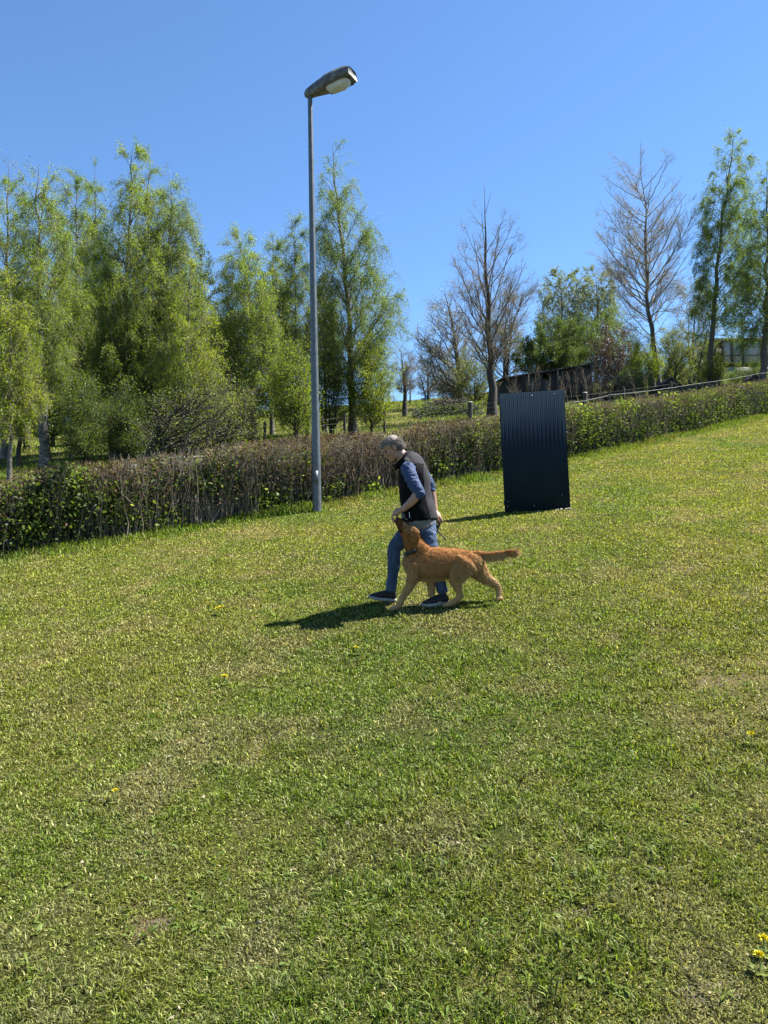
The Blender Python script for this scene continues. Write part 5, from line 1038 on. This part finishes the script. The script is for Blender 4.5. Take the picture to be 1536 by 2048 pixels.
# little huts
for px, d_, w_, h_, lab in ((1344, 48, 1.25, .95, 'small dark gabled hut just right of the leaning poplar foot'), (1512, 45, .9, .75, 'small dark gabled hut below the pavilion at the right edge')):
    b = GD(px, d_); hut = thing('hut', b, lab, 'hut'); V, F = box(b+[0, .5, h_*.3], (w_, 1.1, h_*.8)); part('wall', V, F, M_dark, hut)
    z1, z2, hw = b[2]+h_*.65, b[2]+h_*1.25, w_*.62
    for s_ in (-1, 1):
        V = np.array([[b[0]+s_*hw, b[1]-.15, z1-.03], [b[0], b[1]-.15, z2], [b[0], b[1]+1.2, z2], [b[0]+s_*hw, b[1]+1.2, z1-.03]]); V = np.vstack([V, V+[s_*.02, 0, .05]])
        part('roof', V, np.array([[0, 3, 2, 1], [4, 5, 6, 7], [0, 1, 5, 4], [1, 2, 6, 5], [2, 3, 7, 6], [3, 0, 4, 7]]), M_felt, hut)
    V = np.array([[b[0]-w_*.5, b[1]-.06, z1], [b[0]+w_*.5, b[1]-.06, z1], [b[0], b[1]-.06, z2-.02]]); V = np.vstack([V, V+[0, 1.1, 0]]); part('gable', V, [np.array([[0, 1, 2], [5, 4, 3]]), np.array([[0, 3, 4, 1], [1, 4, 5, 2], [2, 5, 3, 0]])], M_dark, hut)
    V, F = box(b+[-.1, -.075, h_*.28], (.3, .02, h_*.5)); part('door', V, F, M_black, hut)
# pale slabs behind the left hedge
b0, b1 = GD(236, 17.0), GD(452, 19.6); wl = thing('low_wall', b0, 'weathered pale grey slabs under a thin rail, half hidden behind the hedge at the left', 'wall')
for a_, b_, lo_, hi_ in ((242, 292, 985, 930), (352, 410, 985, 917)):
    da = np.interp((a_+b_)/2, [236, 452], [17, 19.6]); p, q = W(a_, hi_, da), W(b_, hi_-2, da+.4); z0 = float(H(p[0], p[1])); c_ = (p+q)/2; L_ = np.linalg.norm((q-p)[:2]); t_ = nrm((q-p)*[1, 1, 0]); 
    V, F = box([c_[0], c_[1], (z0+c_[2])/2-.1], (L_, .25, c_[2]-z0+.2), axes=[t_, [-t_[1], t_[0], 0], [0, 0, 1]]); part('slab', V, F, M_conc, wl)
p, q = W(330, 918, 18), W(447, 911, 19.4); V, F = beam(p, q, .06, .09); part('rail', V, F, M_conc, wl)
for r_ in (.04, .5, .95):
    a_ = p*(1-r_)+q*r_; V, F = beam([a_[0], a_[1], float(H(a_[0], a_[1]))-.1], a_, .08); part('post', V, F, M_post, wl)

# ------------------------------------------------------------------ sheep
M_wool = solid("wool", [(.3, (.45, .42, .36)), (.7, (.66, .63, .56))], 10, 4, .95, .02, 30); M_face = solid("sheep_face", [(.3, (.30, .27, .23)), (.7, (.42, .39, .34))], 20, 2, .9)
def sheep(px, d_, sgn, lying, sc, lab):
    b = GD(px, d_); X = lambda x_, y_, z_: b+np.array([sgn*x_, y_, z_])*sc; z_ = .30 if lying else .58
    root = thing('sheep', b, lab, 'sheep')
    g_ = [loft([X(-.48, 0, z_+.02), X(-.3, 0, z_+.06), X(0, 0, z_+.05), X(.3, 0, z_+.05), X(.45, 0, z_+.06)], np.array([.14, .24, .27, .24, .16])*sc, np.array([.14, .22, .24, .21, .14])*sc, 16, 14),
          loft([X(.40, 0, z_+.10), X(.55, 0, z_+.12 if lying else z_-.05), X(.68, 0, z_+.16 if lying else z_-.22)], np.array([.14, .11, .09])*sc, np.array([.11, .09, .08])*sc, 10, 10),
          loft([X(.66, 0, z_+.16 if lying else z_-.22), X(.80, 0, z_+.10 if lying else z_-.38)], np.array([.09, .05])*sc, np.array([.075, .045])*sc, 8, 10)]
    for sy in (-1, 1): g_.append(ball(X(.66, sy*.11, z_+.2 if lying else z_-.2), (.03*sc, .06*sc, .025*sc)))
    for x_, sy in ((-.34, -1), (-.30, 1), (.30, -1), (.34, 1)):
        if lying: g_.append(loft([X(x_, sy*.15, .16), X(x_+.12, sy*.18, .08), X(x_+.28, sy*.17, .05)], np.array([.08, .05, .035])*sc, np.array([.07, .05, .035])*sc, 8, 8))
        else: g_.append(loft([X(x_, sy*.11, z_-.08), X(x_+.01, sy*.11, .28), X(x_, sy*.11, .14), X(x_+.02, sy*.11, .03)], np.array([.09, .045, .032, .035])*sc, np.array([.08, .045, .032, .035])*sc, 10, 8))
    v, F, _ = fuse(g_, .018, 2, wrinkle(.02*sc, .06, 3)); part('body', v, F, M_wool, root, True)
sheep(853, 66, -1, True, .55, 'white sheep lying on the meadow, left one of the resting pair')
sheep(870, 67, 1, True, .36, 'small white lamb lying close beside a bigger sheep on the meadow')
sheep(930, 64, -1, False, .62, 'white sheep standing and grazing beside the dark tree trunks on the crest')

# ------------------------------------------------------------------ dandelions
M_pet = solid("dandelion_petal", [(.3, (1.0, .80, .015)), (.7, (1.0, .92, .03))], 60, 2, .7); M_stem = solid("dandelion_stem", [(.3, (.12, .20, .05)), (.7, (.18, .25, .07))], 30, 2, .6)
dl = [(435, 1233, 1.35, 'dandelion farthest to the left of the person, on the left of the field', 2), (449, 1371, 1.25, 'dandelion below and slightly right of the pair of blooms at mid left', 1), (712, 1306, 1.0, 'pale small dandelion between the person and the camera', 1),
      (1502, 1489, 1.1, 'lone dandelion near the right edge at mid field', 1), (230, 1607, .8, 'small dandelion in the lower left of the field', 1), (1527, 1915, .95, 'dandelion in the lower right corner, the upper of two', 1), (1519, 1950, .85, 'dandelion in the lower right corner, the lower of two', 1)]
rng = np.random.default_rng(12)
for px, py, sc, lab, nh in dl:
    b = G(px, py); root = thing('dandelion', b, lab, 'dandelion', 'yellow dandelions in the turf')
    for h_ in range(nh):
        o_ = np.array([.035*h_, .02*h_, 0]); hz = .066+.012*h_; c_ = b+o_+[0, 0, hz]
        V, F = tubes(np.stack([b+o_, b+o_+[.004, 0, hz*.5], c_])[None], np.full((1, 3), .0022), 6); part('stem', V, F, M_stem, root)
        n = 110; a_ = rng.uniform(0, 2*np.pi, n); el = rng.uniform(.0, 1.35, n); d_ = np.stack([np.cos(a_)*np.cos(el), np.sin(a_)*np.cos(el), np.sin(el)*.6+.05], -1); l = .025*sc*rng.uniform(.8, 1.1, n)
        bb = nrm(np.cross(d_, rng.normal(size=(n, 3)))); V = np.stack([np.repeat(c_[None], n, 0)+d_*.002, c_+d_*(l*.6)[:, None]+bb*.0035, c_+d_*l[:, None], c_+d_*(l*.6)[:, None]-bb*.0035], 1).reshape(-1, 3)
        part('flower_head', V, np.arange(4*n).reshape(-1, 4), M_pet, root)
    n = 8; a_ = np.arange(n)*.785+rng.normal(0, .2, n); d_ = np.stack([np.cos(a_), np.sin(a_), np.full(n, .22)], -1); l = rng.uniform(.04, .07, n)[:, None]; w_ = nrm(np.cross(d_, [0, 0, 1.]))*.009; B_ = np.repeat(b[None]+[0, 0, .005], n, 0)
    V = np.stack([B_, B_+d_*l*.6+w_, B_+d_*l, B_+d_*l*.6-w_], 1).reshape(-1, 3); part('leaf_rosette', V, np.arange(4*n).reshape(-1, 4), M_weed, root)
